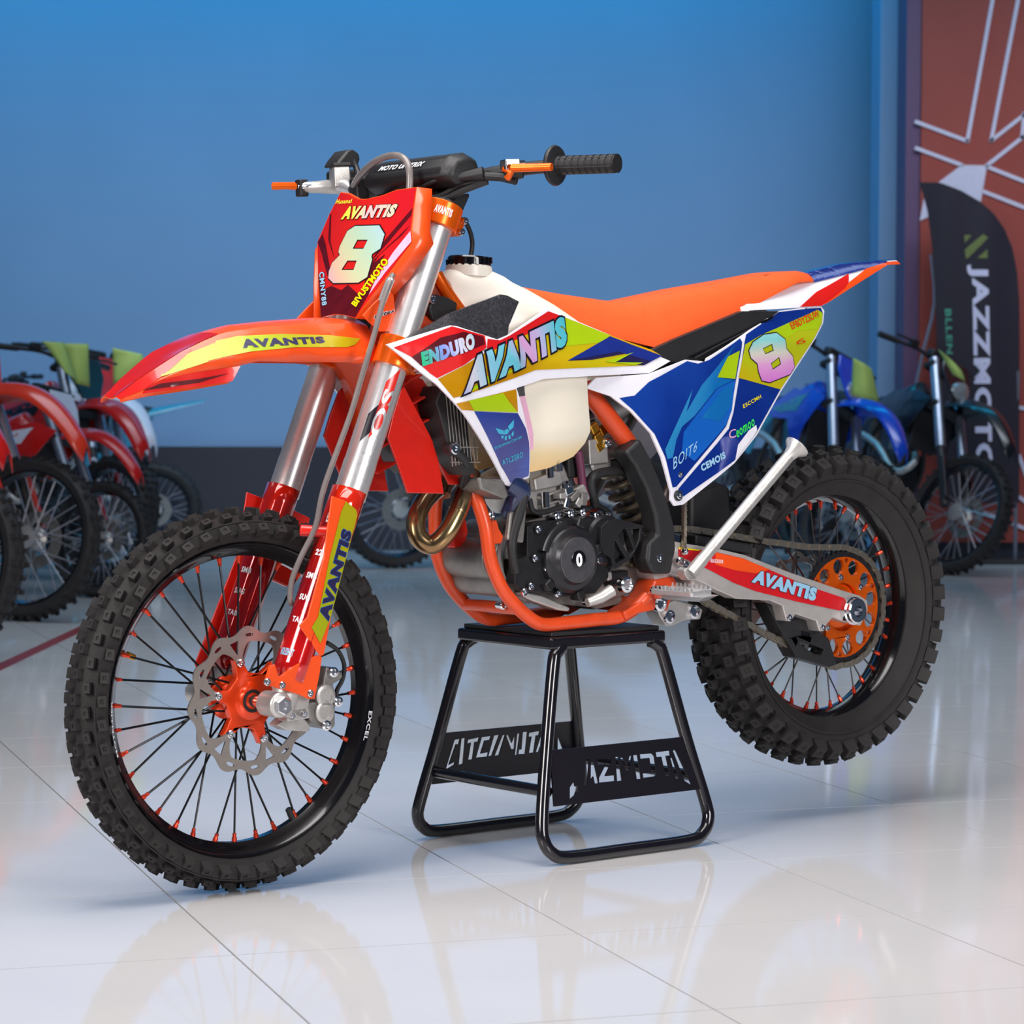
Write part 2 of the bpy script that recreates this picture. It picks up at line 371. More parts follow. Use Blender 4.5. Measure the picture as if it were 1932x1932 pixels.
def wall_strip(pts, wdt=.022):
    for a, b in zip(pts, pts[1:]):
        a = Vector((a[0], RY-.004, a[2])); b = Vector((b[0], RY-.004, b[2])); d = (b-a); L_ = d.length
        an = math.atan2(d.z, d.x); MB().box((a+b)/2, (L_+wdt*.6, .012, wdt), Matrix.Rotation(-an, 3, 'Y')).build('wall_line', LINEM, wr)
wall_strip([(2.8826, 15.9, 3.4015), (2.736, 15.9, 2.5318), (2.4254, 15.9, 2.6457)])
wall_strip([(3.0363, 15.9, 3.4022), (2.8796, 15.9, 2.5348), (3.1046, 15.9, 2.7122)])
wall_strip([(2.4271, 15.9, 2.4877), (2.7028, 15.9, 2.3874)])
wall_strip([(2.8558, 15.9, 2.3858), (3.1061, 15.9, 2.5854)])
wall_strip([(2.8558, 15.9, 2.3789), (3.1097, 15.9, 2.2796)])
wall_strip([(2.8343, 15.9, 2.2299), (3.1115, 15.9, 2.1237)])
wall_strip([(3.0659, 15.9, 2.5506), (3.0769, 15.9, 2.7005)])
wall_strip([(2.8646, 15.9, 0.2891), (3.1174, 15.9, 0.1923)])
wall_strip([(3.0703, 15.9, 0.6348), (3.1136, 15.9, 0.5186)])
wall_strip([(3.0779, 15.9, 0.3833), (3.1343, 15.9, 0.3416)])
wall_strip([(3.0623, 15.9, 0.9279), (3.1182, 15.9, 0.9188)])
q = [(2.7028, 15.9, 2.3874), (2.8558, 15.9, 2.3858), (2.8189, 15.9, 2.157), (2.5648, 15.9, 2.2829)]
MB().prism([(a, c) for a, b, c in q], RY-.01, RY+.002).build('wall_patch', LINEM, wr)
q = [(2.4788, 15.9, 2.1901), (2.5089, 15.9, 2.077), (2.4535, 15.9, 2.0513)]
MB().prism([(a, c) for a, b, c in q], RY-.01, RY+.002).build('wall_patch', LINEM, wr)
TAPE = mat('red_floor_tape', (128, 40, 38), .4, noise=.1)
q0 = Vector([(-1.7488, 8.2614, -0.0)][0]); q1 = Vector([(-1.718, 11.7026, 0.0)][0]); d = (q1-q0); an = math.atan2(d.y, d.x)
tape = MB().box((q0+q1)/2+Vector((0, 0, .0006)), (d.length, .055, .001), Matrix.Rotation(an, 3, 'Z')).build('floor_tape', TAPE)
tag(tape, 'long red marking tape stuck on the tiles beside the parked red bikes', 'tape')

# ------------------------------------------------------------------ motorcycle
C1 = Vector((-0.49672492, 4.73901057, 0.34959655)); C2 = Vector((0.67003107, 5.70101534, 0.45471034)); AZ = .68950984
BX = (C1-C2).normalized(); BY = Vector((math.sin(AZ), -math.cos(AZ), 0)); BZ = BX.cross(BY); RF = .3496; WB = 1.516
BO = C1-BZ*RF
BM = Matrix(((BX.x, BY.x, BZ.x, BO.x), (BX.y, BY.y, BZ.y, BO.y), (BX.z, BY.z, BZ.z, BO.z), (0, 0, 0, 1)))
bike = tag(empty('motorcycle', BM), 'orange and blue enduro motorcycle numbered 8, raised on a black stand', 'motorcycle')

def knob_mesh(lx, ly, h):
    mb = MB(); a = .86; r1 = [(sx*lx/2, sy*ly/2, -.006) for sx, sy in ((-1, -1), (1, -1), (1, 1), (-1, 1))]; r2 = [(x*a, y*a, h) for x, y, z in r1]
    r3 = [(x*.36, y*.36, h) for x, y, z in r1]; r4 = [(x*.3, y*.3, h-.002) for x, y, z in r1]; v = r1+r2+r3+r4; f = []
    for k in range(3):
        for i in range(4): j = (i+1) % 4; f.append((k*4+i, k*4+j, k*4+4+j, k*4+4+i))
    f.append((12, 13, 14, 15)); f.append((3, 2, 1, 0)); return mb.add(v, f)
def tyre_radius(y, R, half):   # carcass crown under the knobs
    return R-.014-(.030*(abs(y)/half)**2.2)
def make_tyre(name, ax, R, lip, half, rows, lab):
    prof = [(-half*.55, lip-.012), (-half*.72, lip+.006), (-half*.98, lip+.022), (-half*1.05, (lip+R)/2+.003), (-half, tyre_radius(half, R, half)-.004)]
    prof += [(y, tyre_radius(y, R, half)) for y in lin_space(-half*.92, half*.92, 11)]
    prof += [(half, tyre_radius(half, R, half)-.004), (half*1.05, (lip+R)/2+.003), (half*.98, lip+.022), (half*.72, lip+.006), (half*.55, lip-.012)]
    ty_ = MB().lathe(prof, ax, (0, 1, 0), 96, closed=True).build(name, RUBBER, bike, 50); ty_['label'] = lab
    MB().lathe([(half*1.0, lip+.034), (half*1.02, lip+.035), (half*1.035, lip+.0355), (half*1.03, lip+.038)], ax, (0, 1, 0), 96, True).build('moulding_line', RUBBER, ty_)
    MB().lathe([(half*1.0, lip+.018), (half*1.0, lip+.020), (half*1.01, lip+.0215), (half*.99, lip+.0215)], ax, (0, 1, 0), 96, True).build('moulding_line', RUBBER, ty_)
    proto = {}
    for y, n, ph, lx, ly, h in rows:
        tilt = math.atan2(tyre_radius(y-.004, R, half)-tyre_radius(y+.004, R, half), .008)
        for k in range(n):
            a = 2*PI*(k+ph)/n; r = tyre_radius(y, R, half)-.001
            m = Matrix.Translation(Vector(ax)) @ Matrix.Rotation(a, 4, 'Y') @ Matrix.Translation((0, y, r)) @ Matrix.Rotation(-tilt, 4, 'X') @ Matrix.Rotation(.12*math.copysign(1, y), 4, 'Z')
            key = (lx, ly, h)
            if key not in proto:
                o = proto[key] = knob_mesh(lx, ly, h).build('tread_knob', RUBBER, ty_, 30); o.matrix_local = m
            else: copy_part(proto[key], ty_, m)
    return ty_
FA = (0, 0, RF); RA = (-WB, 0, RF)
make_tyre('front_tyre', FA, .3496, .287, .046, [(.0445, 48, 0, .022, .017, .0145), (-.0445, 48, .5, .022, .017, .0145), (.027, 48, .5, .021, .014, .0135), (-.027, 48, 0, .021, .014, .0135), (.009, 48, 0, .020, .013, .0135), (-.009, 48, .5, .020, .013, .0135)], 'black knobbly front tyre')
make_tyre('rear_tyre', RA, .348, .2536, .066, [(.0645, 40, 0, .032, .032, .020), (-.0645, 40, .5, .032, .032, .020), (.040, 40, .5, .026, .020, .017), (-.040, 40, 0, .026, .020, .017), (.014, 40, 0, .026, .022, .016), (-.014, 40, .5, .026, .022, .016)], 'black knobbly rear tyre')

def make_rim(name, ax, lip, half):
    prof = [(-half, lip), (-half-.003, lip-.004), (-half+.002, lip-.010), (-half*.55, lip-.018), (-half*.25, lip-.027), (half*.25, lip-.027), (half*.55, lip-.018), (half-.002, lip-.010), (half+.003, lip-.004), (half, lip),
            (half*.9, lip-.002), (half*.4, lip-.014), (-half*.4, lip-.014), (-half*.9, lip-.002)]
    return MB().lathe(prof, ax, (0, 1, 0), 96, closed=True).build(name, BLACK, bike, 40)
frim = make_rim('front_rim', FA, .287, .030); rrim = make_rim('rear_rim', RA, .2536, .037)
SPOKE = mat('black_spoke', (24, 22, 24), .3, metal=.6, noise=.1); SPOKES = mat('steel_spoke', (120, 116, 116), .25, metal=.9, noise=.1)
NIP = mat('red_nipple', (214, 62, 34), .25, metal=.6, noise=.1)
def spokes(rim, ax, lip, hubr, hy, n, m_, r=.0021):
    for k in range(n):
        side = 1 if k % 2 == 0 else -1; dirn = 1 if (k//2) % 2 == 0 else -1
        a = 2*PI*(k+.5)/n; ah = a+dirn*.62; P = lambda an, rr, y: Vector((ax[0]+math.sin(an)*rr, y, ax[2]+math.cos(an)*rr))
        p0 = P(ah, hubr, side*hy); p1 = P(a, lip-.024, side*.002)
        MB().tube([p0, p1], r, 6).build('spoke', m_, rim)
        d = (p0-p1).normalized(); MB().tube([p1-d*.004, p1+d*.009, p1+d*.011, p1+d*.018], [.0048, .0048, .0036, .0036], 8).build('spoke_nipple', NIP, rim)
spokes(frim, FA, .287, .034, .030, 36, SPOKE); spokes(rrim, RA, .2536, .045, .032, 36, SPOKES, .0019)
# rim lettering and valve
def rim_text(s, ax, lip, half, a0, a1, rim, k=1.0):
    P, Fc = letters(s, .03, 0, .12); v = []
    for p, t in P:
        an = a0+(a1-a0)*p; rr = lip-.0095+.0052*(.5+(t-.5)*k); v.append((ax[0]+math.sin(an)*rr, half-.0015+(rr-lip+.0095)/.0052*.0043+.0008, ax[2]+math.cos(an)*rr))
    return MB().add(v, Fc).build('rim_lettering', WHITEINK, rim)
rim_text('MOTELLIER', FA, .287, .030, 1.80, 1.44, frim)
rim_text('EXCEL', FA, .287, .030, -1.78, -1.98, frim)
rim_text('MEGO', RA, .2536, .037, .02, -.16, rrim)
rim_text('ENDURANCE', RA, .2536, .037, .36, .06, rrim, .6)
rim_text('EXTREME', RA, .2536, .037, -2.42, -2.74, rrim)
va = 1.12; vd = Vector((math.sin(va), 0, math.cos(va))); vp = Vector(FA)+vd*.268
MB().tube([vp, vp-vd*.018, vp-vd*.019, vp-vd*.036], [.0035, .0035, .006, .0055], 10).build('valve', GOLD, frim)
va = -2.72; vd = Vector((math.sin(va), 0, math.cos(va))); vp = Vector(FA)+vd*.262
MB().tube([vp, vp-vd*.022, vp-vd*.024], [.0075, .0065, .004], 12).build('rim_lock', BLACKM, frim)

# front hub and wave disc
hub = MB().lathe([(-.052, .016), (-.05, .030), (-.040, .034), (-.036, .041), (-.028, .041), (-.022, .024), (.015, .024), (.022, .041), (.030, .041), (.034, .036), (.042, .040), (.046, .034), (.05, .026), (.051, .020)], FA, (0, 1, 0), 40)
star = []
for k in range(6):
    for da, r_ in ((-.26, .052), (-.13, .070), (-.10, .083), (.10, .083), (.13, .070), (.26, .052)):
        a = k*PI/3+.28+da; star.append((math.sin(a)*r_, RF+math.cos(a)*r_))
hub.prism(star, .030, .0455)
hub = hub.build('front_hub', ANODR, bike, bevel=.002)
MB().lathe([(.0505, .021), (.0515, .021), (.0515, .015), (.047, .014)], FA, (0, 1, 0), 32).build('bearing_seal', BLACKM, hub)
def ring_pts(fn, n): return [fn(2*PI*i/n) for i in range(n)]
def wave_disc(name, ax, y, ro, ri, nb, rb, parent=bike, ph=.28, th=.0035, m_=None):
    outer = ring_pts(lambda a: ((ro+.006*math.cos(a*nb*2))*math.sin(a)+ax[0], (ro+.006*math.cos(a*nb*2))*math.cos(a)+ax[2]), 144)
    def inner(a):
        d = abs(((a-ph+PI/nb) % (2*PI/nb))-PI/nb)*nb/PI     # 0 at a mounting arm, 1 between
        r = rb-.006 if d < .12 else (rb-.006+(ri-rb+.006)*min(1, (d-.12)/.40)**.55)
        return (r*math.sin(a)+ax[0], r*math.cos(a)+ax[2])
    inn = ring_pts(inner, 144); holes = []
    for k in range(nb):
        a0 = ph+k*2*PI/nb; rm = (rb+ro)/2+.002; s_ = .008; cx = ax[0]+math.sin(a0)*rm; cz = ax[2]+math.cos(a0)*rm; t_ = (math.cos(a0), -math.sin(a0)); n_ = (math.sin(a0), math.cos(a0))
        holes.append([(cx+t_[0]*u+n_[0]*v, cz+t_[1]*u+n_[1]*v) for u, v in ((-s_*1.2, s_*1.2), (s_*1.2, s_*1.2), (.001, -s_*1.8), (-.001, -s_*1.8))])
        for q in (-.3, .3):
            am = a0+q; rr = (ri+ro)/2+.001
            holes.append([(ax[0]+math.sin(am+da)*(rr+dr), ax[2]+math.cos(am+da)*(rr+dr)) for da, dr in ((-.07, -.002), (0, -.0035), (.07, -.002), (.07, .002), (0, .0035), (-.07, .002))])
    o = MB().prism([outer, inn]+holes, y-th/2, y+th/2).build(name, m_ or DISC, parent)
    for k in range(nb):
        a0 = ph+k*2*PI/nb; bolt((ax[0]+math.sin(a0)*rb, y+th/2, ax[2]+math.cos(a0)*rb), (0, 1, 0), .0075, .005).build('disc_bolt', CHROME, o)
    return o
wave_disc('front_brake_disc', FA, .047, .130, .108, 6, .074)

# fork
FK = .481
def fork_pt(z, y, dx=0): return Vector((-.0435-FK*(z-.38)+dx, y, z))
fdir = Vector((-FK, 0, 1)).normalized()
AXL = Vector((-.029, 0, .35))
for s in (1, -1):
    y = .105*s
    o = MB().tube([fork_pt(.39, y), fork_pt(.70, y)], .0235, 24).build('fork_slider', CHROME, bike)
    o = MB().tube([fork_pt(.668, y), fork_pt(.672, y), fork_pt(.70, y), fork_pt(.702, y), fork_pt(.76, y), fork_pt(.765, y), fork_pt(1.225, y)], [.026, .0285, .0285, .0305, .0305, .0298, .0298], 32).build('fork_tube', SILVER, bike)
    MB().tube([fork_pt(1.225, y), fork_pt(1.232, y), fork_pt(1.234, y)], [.026, .026, .02], 24).build('fork_cap', BLACKM, o)
    # axle lug
    lug = MB().tube([fork_pt(.325, y, .0), fork_pt(.40, y, .0)], [.024, .027], 20)
    lug.lathe([(-.026, .020), (-.022, .023), (.022, .023), (.026, .020), (.026, 0)], (0, y+.012*s, RF), (0, s, 0), 24)
    lug.box((-.022, y, .352), (.05, .036, .03)); lug.box((-.05, y, .325), (.05, .03, .022))
    lug = lug.build('axle_lug', ALU, bike, bevel=.003)
    MB().lathe([(.026, .017), (.034, .017), (.036, .015), (.036, .008), (.031, .008), (.031, 0)], (0, y+.012*s, RF), (0, s, 0), 6).build('axle_nut', CHROME, lug, 20)
    for dx, dz in ((-.035, -.022), (-.062, -.022)): bolt((dx, y+.015*s, RF+dz-.004), (0, s, 0), .006, .006).build('pinch_bolt', CHROME, lug)
# axle
MB().tube([(0, -.13, RF), (0, .13, RF)], .0115, 20).build('front_axle', CHROME, bike)
# fork guards: half shells round the sliders, with a flat outer flank
GREDM = REDFOIL
def guard(s):
    y0 = .105*s; mb = MB(); v = []; f = []; n = 14
    zs = lin_space(.385, .712, 12)
    for i, z in enumerate(zs):
        c = fork_pt(z, y0); t = i/(len(zs)-1)
        for j in range(n+1):
            a = -2.0+4.0*j/n        # angle about the fork axis, 0 = straight ahead, + to the rider's left
            r = .0335+.003*math.cos(a)
            ex = Vector((1, 0, FK)).normalized(); v.append(c+ex*r*math.cos(a)+Vector((0, 1, 0))*r*math.sin(a))
    for i in range(len(zs)-1):
        for j in range(n): a = i*(n+1)+j; f.append((a, a+1, a+n+2, a+n+1))
    return mb.add(v, f)
for s in (1, -1):
    o = guard(s).build('fork_guard', GREDM, bike, solid=.0025)
    o['label'] = 'glossy red fork guard'
    # flank blade behind and outside the tube
    yb = (.105+.034)*s
    if s > 0:
        fl = [(-0.1364, 0.7105), (-0.1656, 0.6988), (-0.1893, 0.6809), (-0.1914, 0.6706), (-0.1246, 0.5071), (-0.0999, 0.4266), (-0.0911, 0.4262), (-0.05, 0.4856), (-0.0682, 0.4992), (-0.1117, 0.6033), (-0.1219, 0.6511)]
        lo = [(-0.0065, 0.3998), (-0.0384, 0.4157), (-0.0562, 0.4234), (-0.0877, 0.4281), (-0.0962, 0.4241), (-0.0889, 0.3934), (-0.0749, 0.3507), (-0.0618, 0.3524), (-0.0451, 0.3619), (-0.0116, 0.3749), (0.0216, 0.3879), (0.025, 0.3968), (0.0142, 0.4209), (0.0056, 0.4227), (0.0002, 0.4021)]
        MB().prism(fl, yb-.004, yb-.0005).build('guard_flank', ORANGE, o, bevel=.0015)
        fy = [(-0.1656, 0.6982), (-0.1875, 0.681), (-0.1893, 0.6707), (-0.1184, 0.4934), (-0.0926, 0.449), (-0.0756, 0.4798), (-0.0906, 0.4966), (-0.1218, 0.5966), (-0.1537, 0.6797)]
        sticker(fy, lambda x, z: yb, .0006).build('guard_sticker', FENDY, o)
        qd = [(-0.1128, 0.4883), (-0.1741, 0.6404), (-0.1552, 0.6494), (-0.0923, 0.4964)]
        text_on('AVANTIS', qd, lambda x, z: yb, .0010, .085).build('guard_lettering', CYAN, o)
        text_on('AVANTIS', qd, lambda x, z: yb, .0014, .055).build('guard_lettering', NAVY, o)
        MB().prism(lo, yb-.010, yb-.002).build('guard_foot', ORANGE, o, bevel=.002)
        for q in [(0.0252, 0.139, 0.3946), (-0.0061, 0.139, 0.385), (-0.0652, 0.139, 0.362)]: bolt((q[0], q[1]-.002, q[2]), (0, 1, 0), .0068, .005).build('guard_screw', CHROME, o)
    else:
        fl = [(-0.1364, 0.7105), (-0.1656, 0.6988), (-0.1893, 0.6809), (-0.1914, 0.6706), (-0.1246, 0.5071), (-0.0999, 0.4266), (-0.0749, 0.3507), (-0.0116, 0.3749), (0.0002, 0.4021), (-0.1117, 0.6033), (-0.1219, 0.6511)]
        MB().prism(fl, yb+.0005, yb+.004).build('guard_flank', RED, o, bevel=.0015)
    # small white print on the shell front
    for z, txt, hh in ((.655, 'EX', .016), (.595, '22', .010), (.555, 'SMB', .010), (.518, 'SUG', .010), (.480, 'TAB', .009), (.425, 'HOLESHOT', .012)):
        if s < 0 and z > .6: continue
        P, Fc = letters(txt, .04, 0, .2); v = []
        ex = Vector((1, 0, FK)).normalized(); wdt = min(.6, .2*len(txt)) if z > .43 else .75
        for p, t in P:
            a = .35+(p-.5)*wdt; c = fork_pt(z+(t-.5)*hh, .105*s); r = .0335+.003*math.cos(a)+.0007; v.append(c+ex*r*math.cos(a)+Vector((0, 1, 0))*r*math.sin(a))
        MB().add(v, Fc).build('guard_print', WHITEINK if z > .43 else SKYINK, o)
    # inner skirt towards the wheel on the far guard
    if s < 0: MB().box(fork_pt(.60, .105*s, -.052), (.05, .012, .14), Matrix.Rotation(-.45, 3, 'Y')).build('guard_skirt', RED, o, bevel=.004)
# hose clamp on the near guard and speed cable / brake line
cl = [(-0.1023, 0.1, 0.65), (-0.144, 0.1, 0.6432)]
MB().tube([(cl[0][0]+.004, .086, cl[0][2]), (cl[1][0], .118, cl[1][2])], .0105, 14).build('hose_clamp', RED, bike, bevel=.003)
line = [(-0.3124, 0.12, 1.1021), (-0.2791, 0.13, 1.0526), (-0.2486, 0.135, 0.9857), (-0.2209, 0.13, 0.9157), (-0.1934, 0.125, 0.8459)] + [(-0.1336, 0.12, 0.7269), (-0.1167, 0.11, 0.6562), (-0.0887, 0.1, 0.6039), (-0.0739, 0.09, 0.5647), (-0.0698, 0.085, 0.5303), (-0.0759, 0.08, 0.5178)]
MB().tube(line, .0052, 10, 5).build('brake_hose', GREYHOSE, bike)
sl = [(-0.3072, 0.12, 1.0932), (-0.292, 0.12, 1.0668), (-0.2843, 0.12, 1.0527)]; MB().tube(sl, .008, 12).build('hose_ferrule', SILVER, bike)
# caliper
cal = MB().prism([(-0.1381, 0.3966), (-0.1628, 0.392), (-0.1761, 0.377), (-0.1702, 0.369), (-0.1519, 0.3626), (-0.1564, 0.3502), (-0.1521, 0.2861), (-0.1409, 0.2789), (-0.1272, 0.2867), (-0.0964, 0.3028), (-0.0916, 0.3355), (-0.12, 0.3375)], .028, .088).build('brake_caliper', ALUD, bike, bevel=.004)
for k, (px, pz) in enumerate([(-0.1311, 0.3446), (-0.1274, 0.3159)]):
    MB().lathe([(.084, .021), (.093, .021), (.095, .018), (.095, .013), (.093, .012), (.093, 0)], (px, 0, pz), (0, 1, 0), 28).build('caliper_piston', ALU, cal)
for q in [(-0.1498, 0.09, 0.386), (-0.1568, 0.09, 0.3309), (-0.1275, 0.09, 0.291)]: MB().lathe([(-.004, .0095), (.006, .0095), (.007, .006), (.004, .005), (.004, 0)], q, (0, 1, 0), 16).build('caliper_bolt', CHROME, cal)
MB().tube([(-0.1516, 0.075, 0.4388), (-0.1755, 0.075, 0.4212), (-0.188, 0.075, 0.3932), (-0.1827, 0.075, 0.3673), (-0.1688, 0.075, 0.3486), (-0.1661, 0.075, 0.3342)], .0042, 10, 5).build('caliper_hose', BLACKM, bike)
br = MB().prism([(-0.0316, 0.3751), (-0.0786, 0.3515), (-0.074, 0.3348), (-0.0587, 0.3138), (-0.0419, 0.3219), (-0.0261, 0.3442), (-0.013, 0.3546)], .09, .12).build('caliper_bracket', ALU, bike, bevel=.004)
MB().prism([(-0.0412, 0.3139), (-0.0831, 0.3139), (-0.0994, 0.2941), (-0.0951, 0.283), (-0.0433, 0.2933), (-0.0267, 0.3044)], .055, .085).build('caliper_carrier', ALU, bike, bevel=.003)

# triple clamps
def clamp(name, z, h, ring, cy=.105):
    mb = MB(); c = fork_pt(z, 0)
    for s in (1, -1): mb.tube([fork_pt(z-h/2, cy*s), fork_pt(z+h/2, cy*s)], [ring, ring], 32)
    ex = Vector((1, 0, FK)).normalized(); R3 = Matrix((ex, (0, 1, 0), fdir)).transposed()
    mb.box(c-ex*.028, (.05, .2, h*.8), R3); mb.tube([c-fdir*h*.6-ex*.04, c+fdir*h*.6-ex*.04], .026, 24)
    o = mb.build(name, ANOD, bike, bevel=.002)
    for s in (1, -1):
        for dz in (-.010, .010):
            q = fork_pt(z+dz, cy*s)-ex*(ring+.006)+Vector((0, s*.012, 0)); bolt(q, (0, s, 0), .007, .010).build('clamp_bolt', CHROME, o)
        mb2 = MB().box(fork_pt(z, cy*s)-ex*(ring+.004), (.018, .022, h*.85), R3).build('clamp_lug', ANOD, o, bevel=.002)
    return o
ct = clamp('upper_triple_clamp', 1.205, .042, .0385); clamp('lower_triple_clamp', .955, .050, .037)
P, Fc = letters('AVANTIS', .04, 0, .1); v = []; ex = Vector((1, 0, FK)).normalized()
for p, t in P:
    a = 1.05+(p-.5)*.9; c = fork_pt(1.200+t*.014, .105); v.append(c+(ex*math.cos(a)+Vector((0, 1, 0))*math.sin(a))*.0393)
MB().add(v, Fc).build('clamp_lettering', WHITEINK, ct)
# silver graphic on the near fork tube
for (z0, z1, a0, a1, m_) in ((.80, .90, .95, 1.6, RED), (.79, .84, .5, 1.2, CHARCOAL)):
    v = []; n = 10
    for i in range(n+1):
        for j in range(n+1):
            z = z0+(z1-z0)*i/n+.03*(j/n); a = a0+(a1-a0)*j/n; v.append(fork_pt(z, .105)+(ex*math.cos(a)+Vector((0, 1, 0))*math.sin(a))*.0301)
    MB().add(v, [(i*(n+1)+j, i*(n+1)+j+1, (i+1)*(n+1)+j+1, (i+1)*(n+1)+j) for i in range(n) for j in range(n)]).build('fork_sticker', m_, bike)
P, Fc = letters('NEOS', .02, 0, .08); v = []
for p, t in P:
    z = .72+.17*p; a = 1.45-.75*t+.3*p; v.append(fork_pt(z, .105)+(ex*math.cos(a)+Vector((0, 1, 0))*math.sin(a))*.0309)
MB().add(v, Fc).build('fork_lettering', SILVER, bike)
hd = fork_pt(1.08, 0)-ex*.04
MB().tube([hd-fdir*.12, hd+fdir*.10], .034, 24).build('steering_head', FRAME, bike)

# front fender: five lines lofted from tip to tail
ridge = [(0.2351, 0.0, 0.9021), (0.1759, 0.0, 0.9441), (0.1218, 0.0, 0.9719), (0.0741, 0.0, 0.9935), (0.0259, 0.0, 1.0124), (-0.0016, 0.0, 1.0197), (-0.0257, 0.0, 1.0246), (-0.1018, 0.0, 1.0282), (-0.2185, 0.0, 1.0299), (-0.3125, -0.0, 1.023), (-0.3526, -0.0, 1.0138)]
crease = [(0.2423, 0.012, 0.9008), (0.1917, 0.03, 0.9345), (0.1488, 0.042, 0.9594), (0.1065, 0.05, 0.9824), (0.0592, 0.05, 0.9991), (0.0182, 0.05, 1.0115), (-0.0707, 0.05, 1.0189), (-0.1824, 0.05, 1.018), (-0.2755, 0.05, 1.0159), (-0.3151, 0.05, 1.0069)]
mid = [(0.246, 0.018, 0.8991), (0.2041, 0.048, 0.9144), (0.1608, 0.064, 0.938), (0.0765, 0.078, 0.9618), (-0.0086, 0.082, 0.9742), (-0.1117, 0.082, 0.9786), (-0.2378, 0.078, 0.9725), (-0.275, 0.076, 0.9672)]
low = [(0.2474, 0.02, 0.8962), (0.1863, 0.055, 0.9083), (0.1055, 0.072, 0.915), (0.033, 0.081, 0.9222), (0.0101, 0.085, 0.9526), (-0.0319, 0.086, 0.9588), (-0.1054, 0.086, 0.9532), (-0.2223, 0.082, 0.9462), (-0.2487, 0.08, 0.9422)]
def at_x(line, x, c): return tab([(p[0], p[c]) for p in line], x)
xs = sorted(set([round(p[0], 4) for p in ridge+low if -.30 < p[0] < .235]+lin_space(-.30, .226, 20)))
fv = []; m = 9
for x in xs:
    row = [(low, 1), (mid, 1), (crease, 1)]
    L_ = [Vector((x, at_x(l, x, 1), at_x(l, x, 2))) for l, k in row]; R_ = Vector((x, 0, at_x(ridge, x, 2)))
    h2 = Vector((x, L_[2].y*.5, R_.z*.75+L_[2].z*.25))
    left = L_+[h2]; fv += left+[R_]+[Vector((p.x, -p.y, p.z)) for p in reversed(left)]
ff = [(i*m+j, i*m+j+1, (i+1)*m+j+1, (i+1)*m+j) for i in range(len(xs)-1) for j in range(m-1)]
fen = MB().add(fv, ff).build('front_fender', ORANGE, bike, 28, solid=.003)
def f_fender(x, z):
    a = [(at_x(l, x, 2), at_x(l, x, 1)) for l in (low, mid, crease)]; return tab(a, z)
def f_fender_top(x, y):
    c = (at_x(crease, x, 1), at_x(crease, x, 2)); r = at_x(ridge, x, 2); t = min(1, abs(y)/max(c[0], .001))
    return (r+(r*.75+c[1]*.25-r)*t/.5) if t < .5 else (r*.75+c[1]*.25)+((c[1])-(r*.75+c[1]*.25))*(t-.5)/.5
fy = [(0.0714, 0.9643), (0.0375, 0.9981), (-0.0066, 1.0045), (-0.0988, 1.0039), (-0.2036, 0.9967), (-0.2712, 0.9872), (-0.2525, 0.977), (-0.2306, 0.9734), (-0.1145, 0.9791), (-0.0147, 0.9759), (0.0294, 0.9705)]
sticker(fy, f_fender, .0012, .02).build('fender_sticker', FENDY, fen)
fy = [(0.1578, 0.9419), (0.1267, 0.9693), (0.1133, 0.9741), (0.0425, 0.9943), (0.0713, 0.9628), (0.1148, 0.952)]
sticker(fy, f_fender, .0012, .02).build('fender_sticker', FENDY, fen)
fy = [(0.1946, 0.922), (0.1582, 0.9364), (0.1022, 0.9444), (0.0086, 0.9518), (0.0255, 0.926), (0.104, 0.9194), (0.1919, 0.9141)]
sticker(fy, f_fender, .0012, .02).build('fender_sticker', REDINK, fen)
fy = [(0.1932, 0.9192), (0.1619, 0.9297), (0.0898, 0.9339), (0.0295, 0.9403), (0.0903, 0.927), (0.1625, 0.9215)]
sticker(fy, f_fender, .0018, .02).build('fender_sticker', DKRED, fen)
qd = [(-0.0068, 0.9833), (-0.1843, 0.9838), (-0.1857, 0.9947), (-0.0088, 0.9984)]
text_on('AVANTIS', qd, f_fender, .0018, .06).build('fender_lettering', NAVY, fen)
# red foil over the fender nose (both sides of the ridge)
v = []; f = []; nx = [x for x in xs if x > .02]; m2 = 11
for x in nx:
    c = at_x(crease, x, 1); mm = at_x(mid, x, 1); k = min(1, max(0, (x-.10)/.06))
    for j in range(m2):
        t = -1+2*j/(m2-1); y = t*c*.96; v.append((x, y, f_fender_top(x, y)+.0012))
for i in range(len(nx)-1):
    for j in range(m2-1): a = i*m2+j; f.append((a, a+1, a+m2+1, a+m2))
MB().add(v, f).build('fender_nose_foil', REDINK, fen)
v = []; f = []
for x in [x for x in xs if x > .075]:
    k = min(1, (x-.075)/.10)
    for j in range(5):
        t = j/4; y0 = at_x(crease, x, 1); z0 = at_x(crease, x, 2); y1 = at_x(mid, x, 1); z1 = at_x(mid, x, 2); u = t*k; v.append((x, y0+(y1-y0)*u+.0012, z0+(z1-z0)*u+.0006))
n_ = len(v)//5
MB().add(v, [(i*5+j, i*5+j+1, (i+1)*5+j+1, (i+1)*5+j) for i in range(n_-1) for j in range(4)]).build('fender_sticker', REDINK, fen)
# rear apron of the fender, curving down between the fork legs
v = []; pth = [(-.27, .965), (-.305, .945), (-.33, .905), (-.345, .86), (-.352, .80)]
for x, z in pth:
    for y in lin_space(-.075, .075, 7): v.append((x+.8*y*y, y, z))
MB().add(v, [(i*7+j, i*7+j+1, (i+1)*7+j+1, (i+1)*7+j) for i in range(4) for j in range(6)]).build('fender_apron', ORANGE, fen, solid=.003)

